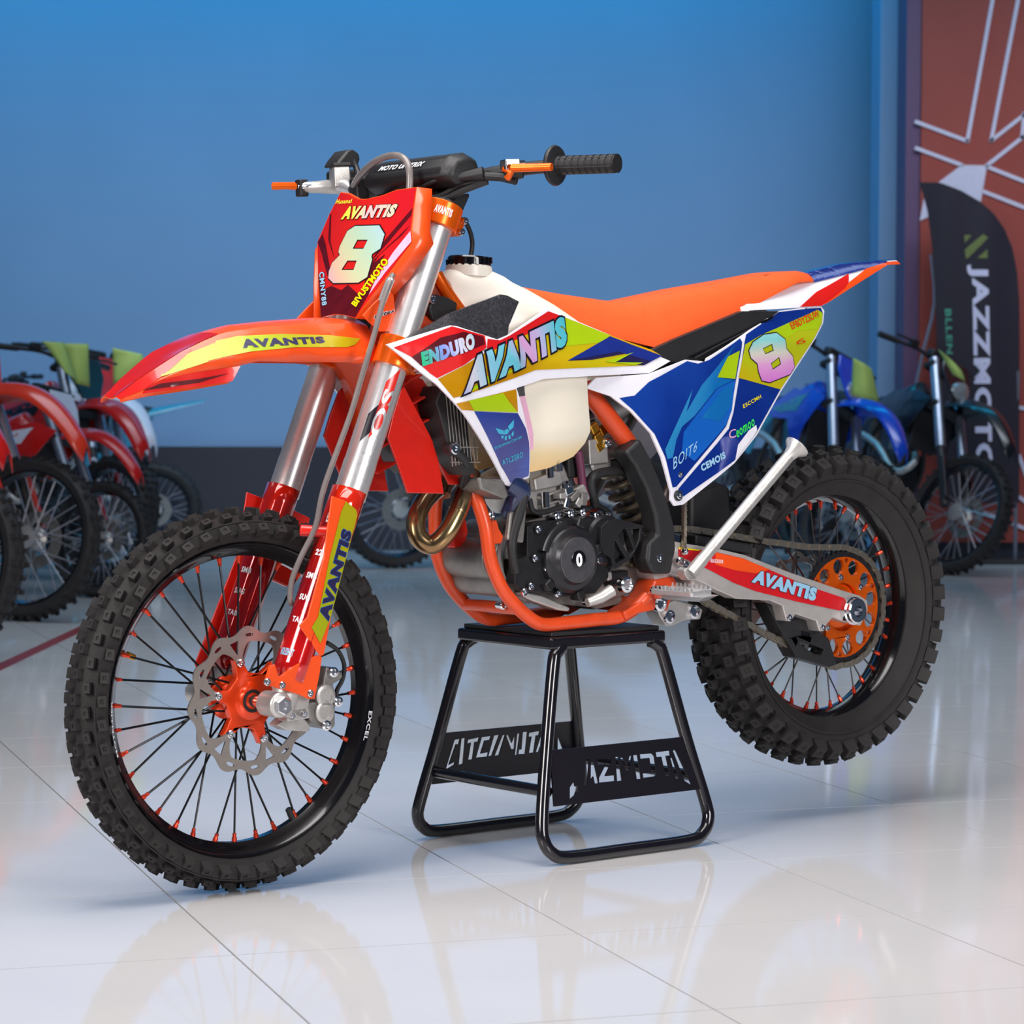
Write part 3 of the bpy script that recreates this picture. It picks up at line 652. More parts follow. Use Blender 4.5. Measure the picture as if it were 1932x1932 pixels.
# number plate
def plate_part(loops, eps, name, m_, parent, thick=0, step=.015):
    bm = flat_mesh(loops, step); bm.verts.index_update(); V = [(p.co.x, p.co.z) for p in bm.verts]; Fc = [tuple(p.index for p in q.verts) for q in bm.faces]; mb = MB()
    v = [(f_plate(y, z)+eps, y, z) for y, z in V]
    if thick:
        n = len(v); F2 = Fc+[tuple(i+n for i in reversed(q)) for q in Fc]+[(a.index, b.index, b.index+n, a.index+n) for a, b in [e.verts for e in bm.edges if e.is_boundary]]
        v += [(x-thick, y, z) for x, y, z in v]; Fc = F2
    bm.free(); return mb.add(v, Fc).build(name, m_, parent)
face = [(-0.1235, 1.2655), (-0.0903, 1.2613), (-0.0465, 1.2484), (-0.0195, 1.2463), (0.0265, 1.25), (0.0667, 1.2582), (0.12, 1.2598), (0.128, 1.2274), (0.1403, 1.181), (0.1555, 1.1575), (0.1143, 1.0944), (0.0674, 1.0245), (0.0293, 1.0319), (-0.0022, 1.0336), (-0.0423, 1.0286), (-0.0895, 1.0888), (-0.1555, 1.1733), (-0.1416, 1.2265)]
plate = plate_part(face, 0, 'number_plate', ORANGE, bike, .006)
plate['label'] = 'angular front number plate printed red with an 8'
inset = [(-0.1217, 1.2642), (-0.0895, 1.26), (-0.0457, 1.2471), (-0.0188, 1.2451), (0.0272, 1.2488), (0.0673, 1.257), (0.1187, 1.2583), (0.1265, 1.2275), (0.1389, 1.1811), (0.1523, 1.1587), (0.1122, 1.0959), (0.0654, 1.0262), (0.0286, 1.0331), (-0.0028, 1.0348), (-0.0415, 1.0297), (-0.0874, 1.0887), (-0.1525, 1.1731), (-0.1388, 1.2253)]
plate_part(inset, .0008, 'plate_print', REDINK, plate)
for poly in ([(-0.1065, 1.1138), (-0.0625, 1.0819), (-0.0407, 1.0872), (-0.0026, 1.0779), (0.0128, 1.0874), (0.0556, 1.068), (0.0884, 1.0787), (0.0652, 1.0266), (0.0286, 1.0331), (-0.0028, 1.0348), (-0.0415, 1.0297)], [(-0.1525, 1.1731), (-0.1408, 1.1871), (-0.1114, 1.1652), (-0.0638, 1.1184), (-0.0317, 1.091), (-0.0661, 1.1063), (-0.1194, 1.1511)], [(-0.1379, 1.2253), (-0.1321, 1.225), (-0.097, 1.1707), (-0.0593, 1.1365), (-0.1097, 1.1754)],
             [(0.1273, 1.2215), (0.1293, 1.2074), (0.0918, 1.1618), (0.0579, 1.1255), (0.0807, 1.1663)], [(0.1349, 1.1902), (0.1214, 1.1722), (0.0802, 1.1424), (0.0597, 1.1095), (0.0675, 1.1311), (0.1156, 1.1725)], [(0.061, 1.1194), (0.0933, 1.1398), (0.0857, 1.1184), (0.0612, 1.0817), (0.0596, 1.1036)]):
    plate_part(poly, .0013, 'plate_print', DKRED, plate)
plate_part([(0.1403, 1.1791), (0.1514, 1.1597), (0.1092, 1.1055), (0.084, 1.066), (0.0892, 1.0925), (0.1129, 1.1409)], .0016, 'plate_print', PINK, plate)
e8 = [(-0.0108, 1.1961), (0.052, 1.1938), (0.0752, 1.1766), (0.0763, 1.1506), (0.0578, 1.1415), (0.0576, 1.1375), (0.0628, 1.1313), (0.0647, 1.0994), (0.0442, 1.0902), (-0.0361, 1.0921), (-0.0594, 1.102), (-0.0652, 1.1144), (-0.0635, 1.1305), (-0.0446, 1.144), (-0.0531, 1.1504), (-0.0548, 1.1607), (-0.0449, 1.1887), (-0.0237, 1.1968)]
h8 = [[(-0.0017, 1.1704), (0.0311, 1.1688), (0.0265, 1.1525), (-0.0074, 1.1541)], [(-0.0122, 1.1325), (0.0178, 1.1312), (0.0169, 1.1143), (-0.0224, 1.1158)]]
plate_part([grow(e8, .0022)]+[grow(h, -.0016) for h in h8], .0018, 'plate_number', CHARCOAL, plate)
plate_part([e8]+h8, .0023, 'plate_number', RAINBOWP, plate)
def plate_text(s, quad, m_, eps, off=.03, name='plate_lettering'):
    P, Fc = letters(s, off); v = []
    for a, b in P: q = bil(quad, a, b); v.append((f_plate(q[0], q[1])+eps, q[0], q[1]))
    return MB().add(v, Fc).build(name, m_, plate)
qd = [(-0.0815, 1.2126), (0.0809, 1.2086), (0.0867, 1.2303), (-0.0766, 1.2349)]
plate_text('AVANTIS', qd, CHARCOAL, .0020, .10); plate_text('AVANTIS', qd, TEXTY, .0025, .065)
qd = [(0.0599, 1.0457), (0.1114, 1.1255), (0.0927, 1.1335), (0.0429, 1.0525)]; plate_text('BIVUSTMOTO', qd, CHARCOAL, .0020, .07); plate_text('BIVUSTMOTO', qd, YEL, .0025, .04)
qd = [(-0.1015, 1.114), (-0.049, 1.0508), (-0.0333, 1.0524), (-0.0829, 1.1154)]; plate_text('CMNY88', qd, CHARCOAL, .0020, .06); plate_text('CMNY88', qd, SKYINK, .0025, .03)
qd = [(-0.1258, 1.2431), (-0.0636, 1.2416), (-0.0644, 1.2498), (-0.124, 1.2521)]; plate_text('Husanal', qd, TEXTY, .0025, .02)
# folded side flanges of the plate
for s in (1, -1):
    ed = [(f_plate(y, z), abs(y)*s, z) for y, z in [(0.12, 1.2598), (0.128, 1.2274), (0.1403, 1.181), (0.1555, 1.1575), (0.1143, 1.0944), (0.0674, 1.0245)]]
    of = [(-.030, .006), (-.034, .008), (-.036, .009), (-.042, .006), (-.050, .004), (-.03, .002)]
    v = ed+[(x+dx, y+dy*s, z-.004) for (x, y, z), (dx, dy) in zip(ed, of)]
    MB().add(v, [(i, i+1, i+7, i+6) for i in range(5)]).build('plate_flange', ORANGE, plate, solid=.003)
# orange wing below the plate, in front of the near fork tube
for s in (1, -1):
    wg = [(-0.3136, 1.0753), (-0.3227, 1.0624), (-0.3244, 1.0333), (-0.3184, 0.9974), (-0.2859, 0.9988), (-0.2498, 1.0292), (-0.2711, 1.0463), (-0.2947, 1.0634)]
    MB().prism(wg, .102*s, .106*s).build('plate_wing', ORANGE, plate, bevel=.001)
qd = [(-0.274, 1.0229), (-0.3175, 1.0319), (-0.3234, 1.0389), (-0.2777, 1.031)]; text_on('mitas', qd, lambda x, z: .1072, .0004, .09).build('wing_sticker', WHITEINK, plate); text_on('mitas', qd, lambda x, z: .1072, .0009, .03).build('wing_sticker', CHARCOAL, plate)

# handlebar, controls
bar = [(-.505, -.06, 1.262), (-.505, .06, 1.262), (-.512, .11, 1.268), (-.528, .155, 1.281), (-.585, .275, 1.287), (-.625, .40, 1.282)]
barm = [(x, -y, z) for x, y, z in reversed(bar[1:])]
MB().tube(barm+bar[1:], .0125, 18, 4).build('handlebar', BLACKM, bike)
for s in (1, -1):
    g0 = Vector(bar[4]); g1 = Vector(bar[5]); d = g1-g0; g0.y *= s; g1.y *= s; d.y *= s
    gp = MB(); pts = []; rs = []
    for k in range(9):
        for dr, dt in ((.0175, 0), (.0175, .08), (.0160, .085), (.0160, .105)):
            pts.append(g0+d*(.02+.98*(k+dt*9*.95)/9)); rs.append(dr)
    pts.append(g1); rs.append(.0175); gp.tube(pts, rs, 24)
    for a in range(6):
        an = a*PI/3; dn = d.normalized(); e_ = dn.orthogonal().normalized(); b_ = dn.cross(e_); o_ = (e_*math.cos(an)+b_*math.sin(an))*.0168
        gp.tube([g0+o_+d*.05, g1+o_-d*.03], .0015, 5)
    gp.lathe([(-.008, .016), (-.006, .036), (-.002, .038), (.002, .036), (.006, .020)], g0, d, 32)
    gp.build('grip', BLACKM, bike, 40)
# bar pad and mount
pl_ = MB(); hw = .135
sec = [(-.055, -.028), (-.062, .0), (-.05, .034), (-.015, .050), (.03, .044), (.058, .012), (.058, -.012), (.03, -.03)]
v = []; ys = [(-hw, .72), (-hw+.02, 1), (hw-.02, 1), (hw, .72)]
for y, k in ys: v += [(-.482+a*k*.8, y, 1.283+b*k*.8) for a, b in sec]
n = len(sec); f = [(i*n+j, i*n+(j+1) % n, (i+1)*n+(j+1) % n, (i+1)*n+j) for i in range(3) for j in range(n)]+[tuple(range(n)), tuple(range(4*n-1, 3*n-1, -1))]
pad = pl_.add(v, f).build('bar_pad', BLACKM, bike, 50, bevel=.008, segs=3)
P, Fc = letters('MOTO UNITRIX', .04, .3, .2)
MB().add([(-.436-.022*(.3+.35*t)+.0022, -.08+.14*p, 1.2926+.0254*(.3+.35*t)+.0019) for p, t in P], Fc).build('pad_lettering', WHITEINK, pad)
MB().box((-.5, 0, 1.235), (.05, .11, .05)).build('bar_mount', BLACKM, bike, bevel=.006)
sm = [(-0.4896, 1.2078), (-0.5065, 1.2112), (-0.5266, 1.2425), (-0.5255, 1.2481), (-0.4993, 1.2465), (-0.4794, 1.232)]; MB().prism(sm, .045, .09).build('bar_mount_side', BLACKM, bike, bevel=.005)
# clutch side (left): perch and orange lever
MB().box((-.545, .195, 1.284), (.036, .045, .034), Matrix.Rotation(-.45, 3, 'Z')).build('clutch_perch', BLACKM, bike, bevel=.004)
lv = [(-0.4883, 0.17, 1.286), (-0.5006, 0.19, 1.29), (-0.5227, 0.215, 1.2917)]
MB().box((-.525, .215, 1.293), (.03, .03, .02), Matrix.Rotation(-.3, 3, 'Z')).build('lever_pivot', CHROME, bike, bevel=.003)
lb = [(-0.5129, 0.235, 1.286), (-0.5338, 0.275, 1.2838), (-0.5486, 0.305, 1.2827)]
lo = MB()
for i in range(2): pass
lo.tube(lb, [.0085, .0075, .0075], 12, 3)
lever = lo.build('clutch_lever', ANOD, bike)
adj = [(-0.5147, 0.21, 1.2867), (-0.5183, 0.225, 1.2784), (-0.5165, 0.215, 1.2682)]; MB().tube(adj, .007, 10).build('lever_adjuster', ANOD, bike)
MB().tube([(-0.5199, 0.21, 1.2939), (-0.5443, 0.235, 1.2956)], .005, 8).build('lever_screw', CHROME, bike)
MB().tube([(-0.5034, 0.165, 1.2753), (-0.523, 0.19, 1.2716), (-0.5398, 0.215, 1.2626)], .008, 10).build('switch_block', BLACKM, bike, bevel=.002)
MB().tube([(-0.5014, 0.165, 1.2808), (-0.4726, 0.13, 1.2761), (-0.4719, 0.125, 1.2764), (-0.4721, 0.122, 1.2784), (-0.4666, 0.12, 1.2775), (-0.4656, 0.118, 1.2751), (-0.4588, 0.115, 1.2772), (-0.4579, 0.11, 1.2757), (-0.4503, 0.108, 1.2777)], [.013, .0085, .0085, .0085, .0085, .006, .009, .006, .009], 12).build('cable_boot', BLACKM, bike)
MB().tube([(-0.4502, 0.108, 1.2766), (-0.4381, 0.09, 1.2699), (-0.4375, 0.06, 1.2627), (-0.4363, 0.03, 1.2498), (-0.446, -0.01, 1.2186)], .004, 8, 5).build('clutch_cable', BLACKM, bike)
MB().tube([(-0.5047, 0.16, 1.2701), (-0.4796, 0.12, 1.262), (-0.4599, 0.09, 1.2458), (-0.4406, 0.06, 1.2387), (-0.444, 0.03, 1.2238)], .0055, 10, 5).build('wiring_loom', BLACKM, bike)
MB().tube([(-0.5099, 0.165, 1.2661), (-0.4805, 0.13, 1.2522), (-0.4563, 0.1, 1.2379), (-0.4325, 0.07, 1.2327), (-0.4265, 0.04, 1.2161)], .0065, 10, 5).build('wiring_loom', BLACKM, bike)
# brake side (right): master cylinder, lever, boot
mc = MB().box((-.470, -.245, 1.301), (.034, .05, .042), Matrix.Rotation(-.4, 3, 'Z'), .96).build('master_cylinder_reservoir', ALU, bike, bevel=.004)
MB().box((-.470, -.245, 1.325), (.036, .052, .007), Matrix.Rotation(-.4, 3, 'Z')).build('reservoir_lid', BLACKM, mc, bevel=.002)
MB().tube([(-0.4338, -0.315, 1.2867), (-0.4495, -0.3, 1.2855), (-0.4639, -0.28, 1.2849), (-0.471, -0.25, 1.2821), (-0.4729, -0.22, 1.2763)], [.011, .012, .014, .014, .009], 14).build('master_cylinder', ALU, bike, bevel=.002)
MB().tube([(-0.4604, -0.235, 1.2851), (-0.4637, -0.22, 1.2822), (-0.463, -0.2, 1.2752)], [.012, .0125, .008], 14).build('banjo_nut', SILVER, bike)
MB().tube([(-0.3996, -0.375, 1.2928), (-0.4133, -0.35, 1.2919), (-0.4267, -0.325, 1.2893)], [.008, .0075, .0085], 12).build('brake_lever', ANOD, bike)
MB().tube([(-0.4246, -0.322, 1.2892), (-0.4375, -0.31, 1.2875), (-0.4568, -0.29, 1.286)], [.008, .0105, .009], 12).build('lever_knuckle', CHROME, bike)
MB().box([(-0.4301, -0.32, 1.2851)][0], (.02, .02, .034)).build('lever_adjuster', BLACKM, bike, bevel=.003)
MB().box((-.505, -.285, 1.298), (.05, .05, .04)).build('throttle_housing', BLACKM, bike, bevel=.008)
MB().prism([(-0.4461, 1.3206), (-0.4565, 1.334), (-0.4744, 1.3513), (-0.4915, 1.3552), (-0.5068, 1.3466), (-0.5085, 1.335), (-0.5012, 1.3203)], -.27, -.225).build('throttle_boot', BLACKM, bike, bevel=.007, segs=3)
MB().tube([(-0.4936, -0.23, 1.3347), (-0.4962, -0.225, 1.3189), (-0.491, -0.21, 1.2986), (-0.4893, -0.2, 1.2749)], .006, 10, 3).build('throttle_sleeve', BLACKM, bike)
MB().tube([(-0.4607, -0.19, 1.2784), (-0.4347, -0.13, 1.2975), (-0.4149, -0.06, 1.3161), (-0.408, 0.0, 1.3252), (-0.4055, 0.04, 1.3212), (-0.4055, 0.06, 1.3069), (-0.4017, 0.07, 1.2807), (-0.3973, 0.07, 1.2478)], .0068, 12, 5).build('brake_line_loop', GREYHOSE, bike)
MB().box([(-0.4673, -0.18, 1.2719)][0], (.03, .03, .05)).build('brake_line_joint', BLACKM, bike, bevel=.006)
MB().tube([(-0.4909, -0.2, 1.298), (-0.4786, -0.15, 1.2718), (-0.463, -0.08, 1.2487), (-0.4454, -0.02, 1.2379)], .0065, 10, 5).build('throttle_cable', BLACKM, bike)

# fuel tank
zt_tab = [(-0.5176, 1.0907), (-0.5264, 1.1029), (-0.5389, 1.1095), (-0.5895, 1.1092), (-0.63, 1.1035), (-0.6617, 1.0811), (-0.6861, 1.0723), (-0.7349, 1.0473), (-0.7801, 1.0219), (-0.8342, 0.9919)]
def tz(x): return tab(zt_tab, x)
def twd(x): return tab([(-.86, .10), (-.75, .118), (-.66, .112), (-.60, .085), (-.56, .07), (-.53, .05)], x)
x0 = max(p[0] for p in zt_tab)-.002
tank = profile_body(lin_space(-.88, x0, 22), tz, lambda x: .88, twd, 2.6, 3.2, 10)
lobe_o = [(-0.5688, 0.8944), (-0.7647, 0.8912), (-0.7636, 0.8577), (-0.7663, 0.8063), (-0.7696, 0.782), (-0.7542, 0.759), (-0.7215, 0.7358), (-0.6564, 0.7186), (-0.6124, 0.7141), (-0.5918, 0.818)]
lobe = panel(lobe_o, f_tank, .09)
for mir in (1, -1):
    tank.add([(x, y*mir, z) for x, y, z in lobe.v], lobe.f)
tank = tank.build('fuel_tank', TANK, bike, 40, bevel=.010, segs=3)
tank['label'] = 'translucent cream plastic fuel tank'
capc = [(-0.5876, -0.0, 1.1121)][0]
MB().lathe([(-.02, .047), (.0, .0445), (.004, .040)], capc, (-.12, 0, 1), 40).build('filler_neck', TANK, tank)
cp = MB().lathe([(.002, .040), (.003, .0425), (.016, .0425), (.019, .040), (.019, .028), (.016, .026), (.016, 0)], capc, (-.12, 0, 1), 48)
for k in range(20):
    a = 2*PI*k/20; cp.box((capc[0]+math.cos(a)*.0425-.001, capc[1]+math.sin(a)*.0425, capc[2]+.010), (.005, .005, .012), Matrix.Rotation(a, 3, 'Z'))
cp = cp.build('fuel_cap', BLACK, tank)
MB().tube([Vector(capc)+Vector((-.002, 0, .016))]+[Vector(p) for p in [(-0.5944, 0.0, 1.1358), (-0.5988, 0.0, 1.1585), (-0.5939, 0.0, 1.1814), (-0.5806, -0.0, 1.2006), (-0.5568, 0.0, 1.2086), (-0.533, 0.0, 1.2128)]], .0045, 10, 4).build('breather_hose', BLACKM, bike)
pk = [(-0.5811, 0.8618), (-0.5956, 0.8622), (-0.6079, 0.8012), (-0.6138, 0.7599), (-0.6005, 0.7533), (-0.5899, 0.815)]; sticker(pk, f_tank, .001).build('tank_film', PINK, tank)
pk = [(-0.5779, 0.8777), (-0.5945, 0.881), (-0.5956, 0.8622), (-0.5804, 0.8606)]; sticker(pk, f_tank, .0015).build('tank_strap', CARBON, tank)

# seat
st = [(-0.6531, 1.0737), (-0.6779, 1.0722), (-0.7779, 1.0535), (-0.9068, 1.0337)] + [(-0.9318, 1.0316), (-0.991, 1.0356), (-1.1328, 1.0522), (-1.2897, 1.066), (-1.3976, 1.077), (-1.4468, 1.0766), (-1.4767, 1.0707), (-1.4833, 1.06)]
sb = [(-0.624, 1.0698), (-0.7038, 1.0226), (-0.7988, 0.9849), (-0.8881, 0.9565), (-0.9753, 0.9336)] + [(-0.9725, 0.9361), (-0.9951, 0.9419), (-1.0406, 0.9536), (-1.0968, 0.9675), (-1.2324, 0.9987), (-1.3293, 1.028), (-1.4033, 1.0511)]
sw = [(-1.50, .04), (-1.47, .070), (-1.40, .084), (-1.2, .098), (-1.0, .100), (-.9, .094), (-.8, .078), (-.7, .062), (-.64, .05)]
sx0 = min(p[0] for p in st)+.002; sx1 = max(p[0] for p in st)-.004
seat = profile_body(lin_space(sx0, sx1, 48), lambda x: tab(st, x), lambda x: min(tab(sb, x), tab(st, x)-.012), lambda x: tab(sw, x), 5.0, 1.35, 9).build('seat', SEAT, bike, 60)
seat['label'] = 'bright orange bench seat'
lg = [(-1.2852, 1.0669), (-1.3818, 1.0714), (-1.387, 1.0674), (-1.3707, 1.0656), (-1.3333, 1.0691)]
MB().add([(x, .05, z+.001) for x, z in lg], [tuple(range(5))]).build('seat_badge', CHARCOAL, seat)

# radiator shroud (left with graphics, right mirrored)
so = [(-0.2688, 0.9748), (-0.4075, 1.003), (-0.4211, 1.0014), (-0.5166, 0.972), (-0.5468, 0.979), (-0.673, 1.0242), (-0.8388, 0.9669), (-0.9995, 0.9068), (-0.9299, 0.8862), (-0.7651, 0.8901), (-0.6254, 0.8919), (-0.5705, 0.8826), (-0.5501, 0.8791), (-0.5743, 0.8193), (-0.5927, 0.7804), (-0.6173, 0.704), (-0.5751, 0.6894), (-0.5588, 0.6946), (-0.3979, 0.8636), (-0.3646, 0.8968), (-0.3452, 0.9115)]
shp = panel(so, f_shroud, .005)
sh = shp.build('radiator_shroud', WHITE, bike, bevel=.0015); sh['label'] = 'left radiator shroud printed in red, yellow and blue'
panel(so, f_shroud, .005).build('radiator_shroud', WHITE, bike, mirror=True, bevel=.0015)
def dec(k_poly, m_, eps, name='shroud_sticker', f=f_shroud, parent=sh): return sticker(k_poly, f, eps).build(name, m_, parent)
dec([(-0.2808, 0.9688), (-0.4105, 1.0013), (-0.4856, 0.9808), (-0.4826, 0.9588), (-0.4241, 0.9303), (-0.3651, 0.9082), (-0.3522, 0.9171), (-0.3143, 0.9508)], REDINK, .0010)
dec([(-0.3159, 0.9501), (-0.3812, 0.982), (-0.4341, 0.9902), (-0.4807, 0.9789), (-0.4804, 0.965), (-0.4215, 0.9511), (-0.3332, 0.9333)], DKRED, .0014)
dec([(-0.3666, 0.9066), (-0.4241, 0.9291), (-0.4801, 0.9512), (-0.6992, 1.0042), (-0.7125, 1.0075), (-0.8386, 0.9663), (-0.9504, 0.9324), (-0.9769, 0.9186), (-0.9178, 0.9026), (-0.604, 0.9102), (-0.4988, 0.8889), (-0.4178, 0.8733), (-0.3977, 0.8699)], YELFOIL, .0010)
dec([(-0.4903, 0.9747), (-0.5203, 0.9703), (-0.5495, 0.9782), (-0.6736, 1.0194), (-0.7125, 1.0075), (-0.4791, 0.9482)], REDINK, .0014)
dec([(-0.698, 1.0036), (-0.7151, 1.0055), (-0.8386, 0.9663), (-0.8109, 0.9536), (-0.6843, 0.9508), (-0.7125, 0.9749)], LIME, .0014)
dec([(-0.4178, 0.8739), (-0.4753, 0.9056), (-0.5594, 0.9163), (-0.4743, 0.8903)], LIME, .0013)
dec([(-0.6933, 0.9231), (-0.8377, 0.9641), (-0.9769, 0.9186), (-0.9178, 0.9026), (-0.8038, 0.9156), (-0.8973, 0.9298), (-0.7659, 0.9214)], BLUEFOIL if False else NAVY, .0016)
dec([(-0.6933, 0.9231), (-0.8377, 0.9641), (-0.9769, 0.9186), (-0.9419, 0.9092), (-0.8513, 0.9333)], mat('royal_blue_print', (28, 44, 130), .2, coat=.8, noise=.1), .0018)
dec([(-0.8039, 0.9159), (-0.8973, 0.9298), (-0.8332, 0.9131), (-0.9174, 0.9081), (-0.8915, 0.9046)], LIME, .0021)
dec([(-0.4031, 0.8593), (-0.548, 0.8774), (-0.5531, 0.8331), (-0.4154, 0.8463)], YELFOIL, .0010)
dec([(-0.4296, 0.8631), (-0.5147, 0.872), (-0.5313, 0.8531), (-0.5522, 0.8331), (-0.4447, 0.8432)], LIME, .0014)
dec([(-0.4447, 0.8423), (-0.5533, 0.8315), (-0.5792, 0.8002), (-0.5924, 0.7742), (-0.6134, 0.7073), (-0.5706, 0.6974), (-0.5341, 0.7315), (-0.5032, 0.7683)], BLUEFOIL, .0010)
qd = [(-0.3371, 0.9327), (-0.4526, 0.9599), (-0.4559, 0.9867), (-0.3352, 0.9563)]
text_on('ENDURO', qd, f_shroud, .0022, .075).build('shroud_lettering', RAINBOW, sh)
qd = [(-0.4222, 0.8794), (-0.7018, 0.9563), (-0.712, 1.0062), (-0.436, 0.9382)]
text_on('AVANTIS', qd, f_shroud, .0024, .135).build('shroud_lettering', CHARCOAL, sh)
text_on('AVANTIS', qd, f_shroud, .0030, .078).build('shroud_lettering', RAINBOW, sh)
TEAL = mat('teal_print', (60, 170, 206), .35, noise=.05)
qd = [(-0.5076, 0.7664), (-0.5715, 0.7835), (-0.5696, 0.7884), (-0.5055, 0.7718)]; text_on('EUROPEAN CENTER', qd, f_shroud, .0016, .02).build('shroud_lettering', TEAL, sh)
qd = [(-0.5353, 0.7339), (-0.5846, 0.7458), (-0.5794, 0.7575), (-0.5299, 0.7444)]; text_on('ATLZERO', qd, f_shroud, .0016, .02).build('shroud_lettering', TEAL, sh)
for q in ([(-0.4998, 0.8073), (-0.5201, 0.8018), (-0.5265, 0.793), (-0.5111, 0.7956)], [(-0.5443, 0.8203), (-0.5446, 0.8057), (-0.5359, 0.7995), (-0.5304, 0.8082)], [(-0.5226, 0.801), (-0.5298, 0.8043), (-0.535, 0.7995), (-0.5321, 0.7935), (-0.5247, 0.7941)],
          [(-0.5159, 0.7916), (-0.5239, 0.7916), (-0.523, 0.7861), (-0.5199, 0.7857)], [(-0.5262, 0.7905), (-0.5318, 0.7904), (-0.5319, 0.7823), (-0.527, 0.7827)], [(-0.5342, 0.7909), (-0.5389, 0.7918), (-0.5419, 0.7847), (-0.5374, 0.7832)], [(-0.5411, 0.7929), (-0.5456, 0.7994), (-0.5477, 0.7924), (-0.5454, 0.7876)]):
    dec(q, TEAL, .0016, 'wing_emblem')
# black textured wing above the shroud
wo = [(-0.305, 0.9799), (-0.4168, 1.0242), (-0.57, 1.0557), (-0.5869, 1.053), (-0.6121, 1.0404), (-0.558, 0.9966), (-0.549, 0.9789), (-0.5202, 0.9722), (-0.4246, 1.0011), (-0.4107, 1.0026)]
wg = panel(wo, f_wing, .008).build('tank_wing', CARBON, bike, bevel=.002); wg['label'] = 'black carbon-textured panel above the shroud'
panel(wo, f_wing, .008).build('tank_wing', CARBON, bike, mirror=True, bevel=.002)

# side panel
so = [(-0.7662, 0.8696), (-0.7885, 0.8852), (-0.9223, 0.8854), (-1.0214, 0.9082), (-1.0641, 0.903), (-1.0766, 0.8998), (-1.0807, 0.908), (-1.1952, 0.9492), (-1.3167, 0.9939), (-1.4214, 0.9984), (-1.466, 0.9983), (-1.4741, 0.9888), (-1.4605, 0.9623), (-1.3018, 0.8279), (-1.2197, 0.7416), (-1.1495, 0.6911), (-0.9963, 0.6193), (-0.9721, 0.6186), (-0.9619, 0.6314), (-0.9639, 0.6476), (-0.9428, 0.718), (-0.9179, 0.7684), (-0.8701, 0.8146), (-0.8221, 0.8472), (-0.7659, 0.8654)]
sp = panel(so, f_side, .005).build('side_panel', WHITE, bike, bevel=.0015); sp['label'] = 'left side panel printed blue and yellow with an 8'
panel(so, f_side, .005).build('side_panel', WHITE, bike, mirror=True, bevel=.0015)
def sdec(poly, m_, eps, name='panel_sticker'): return sticker(poly, f_side, eps).build(name, m_, sp)
sdec([(-0.8422, 0.8424), (-0.881, 0.845), (-0.9191, 0.8699), (-1.0237, 0.9052), (-1.0536, 0.8985), (-1.0846, 0.9041), (-1.1835, 0.9434), (-1.1879, 0.9358), (-1.1595, 0.8494), (-1.1434, 0.795), (-1.1268, 0.7674), (-0.9784, 0.6565), (-0.9684, 0.6559), (-0.9522, 0.7173), (-0.927, 0.766), (-0.8748, 0.8172)], BLUEFOIL, .0010)
sdec([(-1.2046, 0.9506), (-1.319, 0.992), (-1.4236, 0.9957), (-1.4625, 0.9954), (-1.4665, 0.9844), (-1.4556, 0.9625), (-1.2985, 0.8315), (-1.2142, 0.7438), (-1.1471, 0.6957), (-0.9972, 0.6356), (-0.9814, 0.6403), (-0.9842, 0.6524), (-1.1347, 0.7617), (-1.1511, 0.7945), (-1.1683, 0.8489), (-1.1941, 0.934)], BLUEFOIL, .0010)
sdec([(-1.1952, 0.9303), (-1.2509, 0.9478), (-1.4502, 0.992), (-1.465, 0.9837), (-1.4544, 0.9626), (-1.2986, 0.8323), (-1.1704, 0.8635)], YELFOIL, .0014)
sdec([(-1.2509, 0.9478), (-1.4502, 0.992), (-1.465, 0.9837), (-1.4373, 0.9518), (-1.3694, 0.9509), (-1.3289, 0.9375), (-1.2925, 0.9542)], LIME, .0017)
sdec([(-1.1058, 0.8682), (-1.1356, 0.907), (-1.1777, 0.9185), (-1.1603, 0.8619)], LIME, .0014)
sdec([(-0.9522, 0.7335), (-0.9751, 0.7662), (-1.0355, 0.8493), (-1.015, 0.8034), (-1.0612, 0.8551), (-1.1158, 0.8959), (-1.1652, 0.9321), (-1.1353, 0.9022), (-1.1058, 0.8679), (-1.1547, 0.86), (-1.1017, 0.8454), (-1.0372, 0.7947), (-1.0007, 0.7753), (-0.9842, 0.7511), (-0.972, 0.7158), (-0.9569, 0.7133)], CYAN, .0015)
sdec([(-1.0423, 0.795), (-1.1044, 0.8452), (-1.1602, 0.8597), (-1.1458, 0.7985), (-1.1253, 0.7693), (-1.0317, 0.7039), (-0.9976, 0.7247), (-1.0051, 0.7641)], mat('painted_blue_highlight', (24, 104, 206), .14, metal=.2, coat=1, noise=.12, scale=6), .0013)  # bright reflection on the blue foil, painted in as a lighter patch
sdec([(-1.0573, 0.7897), (-1.1121, 0.8375), (-1.1504, 0.8536), (-1.1403, 0.8063), (-1.1084, 0.7789)], CYAN, .0017)  # cyan core of that painted highlight
sdec([(-1.15, 0.6984), (-1.1601, 0.7273), (-1.1952, 0.7545), (-1.2183, 0.764), (-1.2204, 0.7527), (-1.2113, 0.7429)], WHITE, .0016)
e8 = [(-1.2184, 0.9332), (-1.2563, 0.9472), (-1.2968, 0.9495), (-1.3208, 0.9349), (-1.3225, 0.9152), (-1.3425, 0.8984), (-1.3472, 0.8763), (-1.3311, 0.862), (-1.2643, 0.8489), (-1.2408, 0.854), (-1.2319, 0.8731), (-1.2295, 0.8892), (-1.2101, 0.9021), (-1.2049, 0.9172)]
h8 = [[(-1.2477, 0.9196), (-1.2766, 0.9279), (-1.2814, 0.9134), (-1.2543, 0.9073)], [(-1.2712, 0.8878), (-1.2976, 0.8995), (-1.3025, 0.8843), (-1.2761, 0.8744)]]
sticker([grow(e8, .0022)]+[grow(h, -.0016) for h in h8], f_side, .0020).build('panel_number', CHARCOAL, sp)
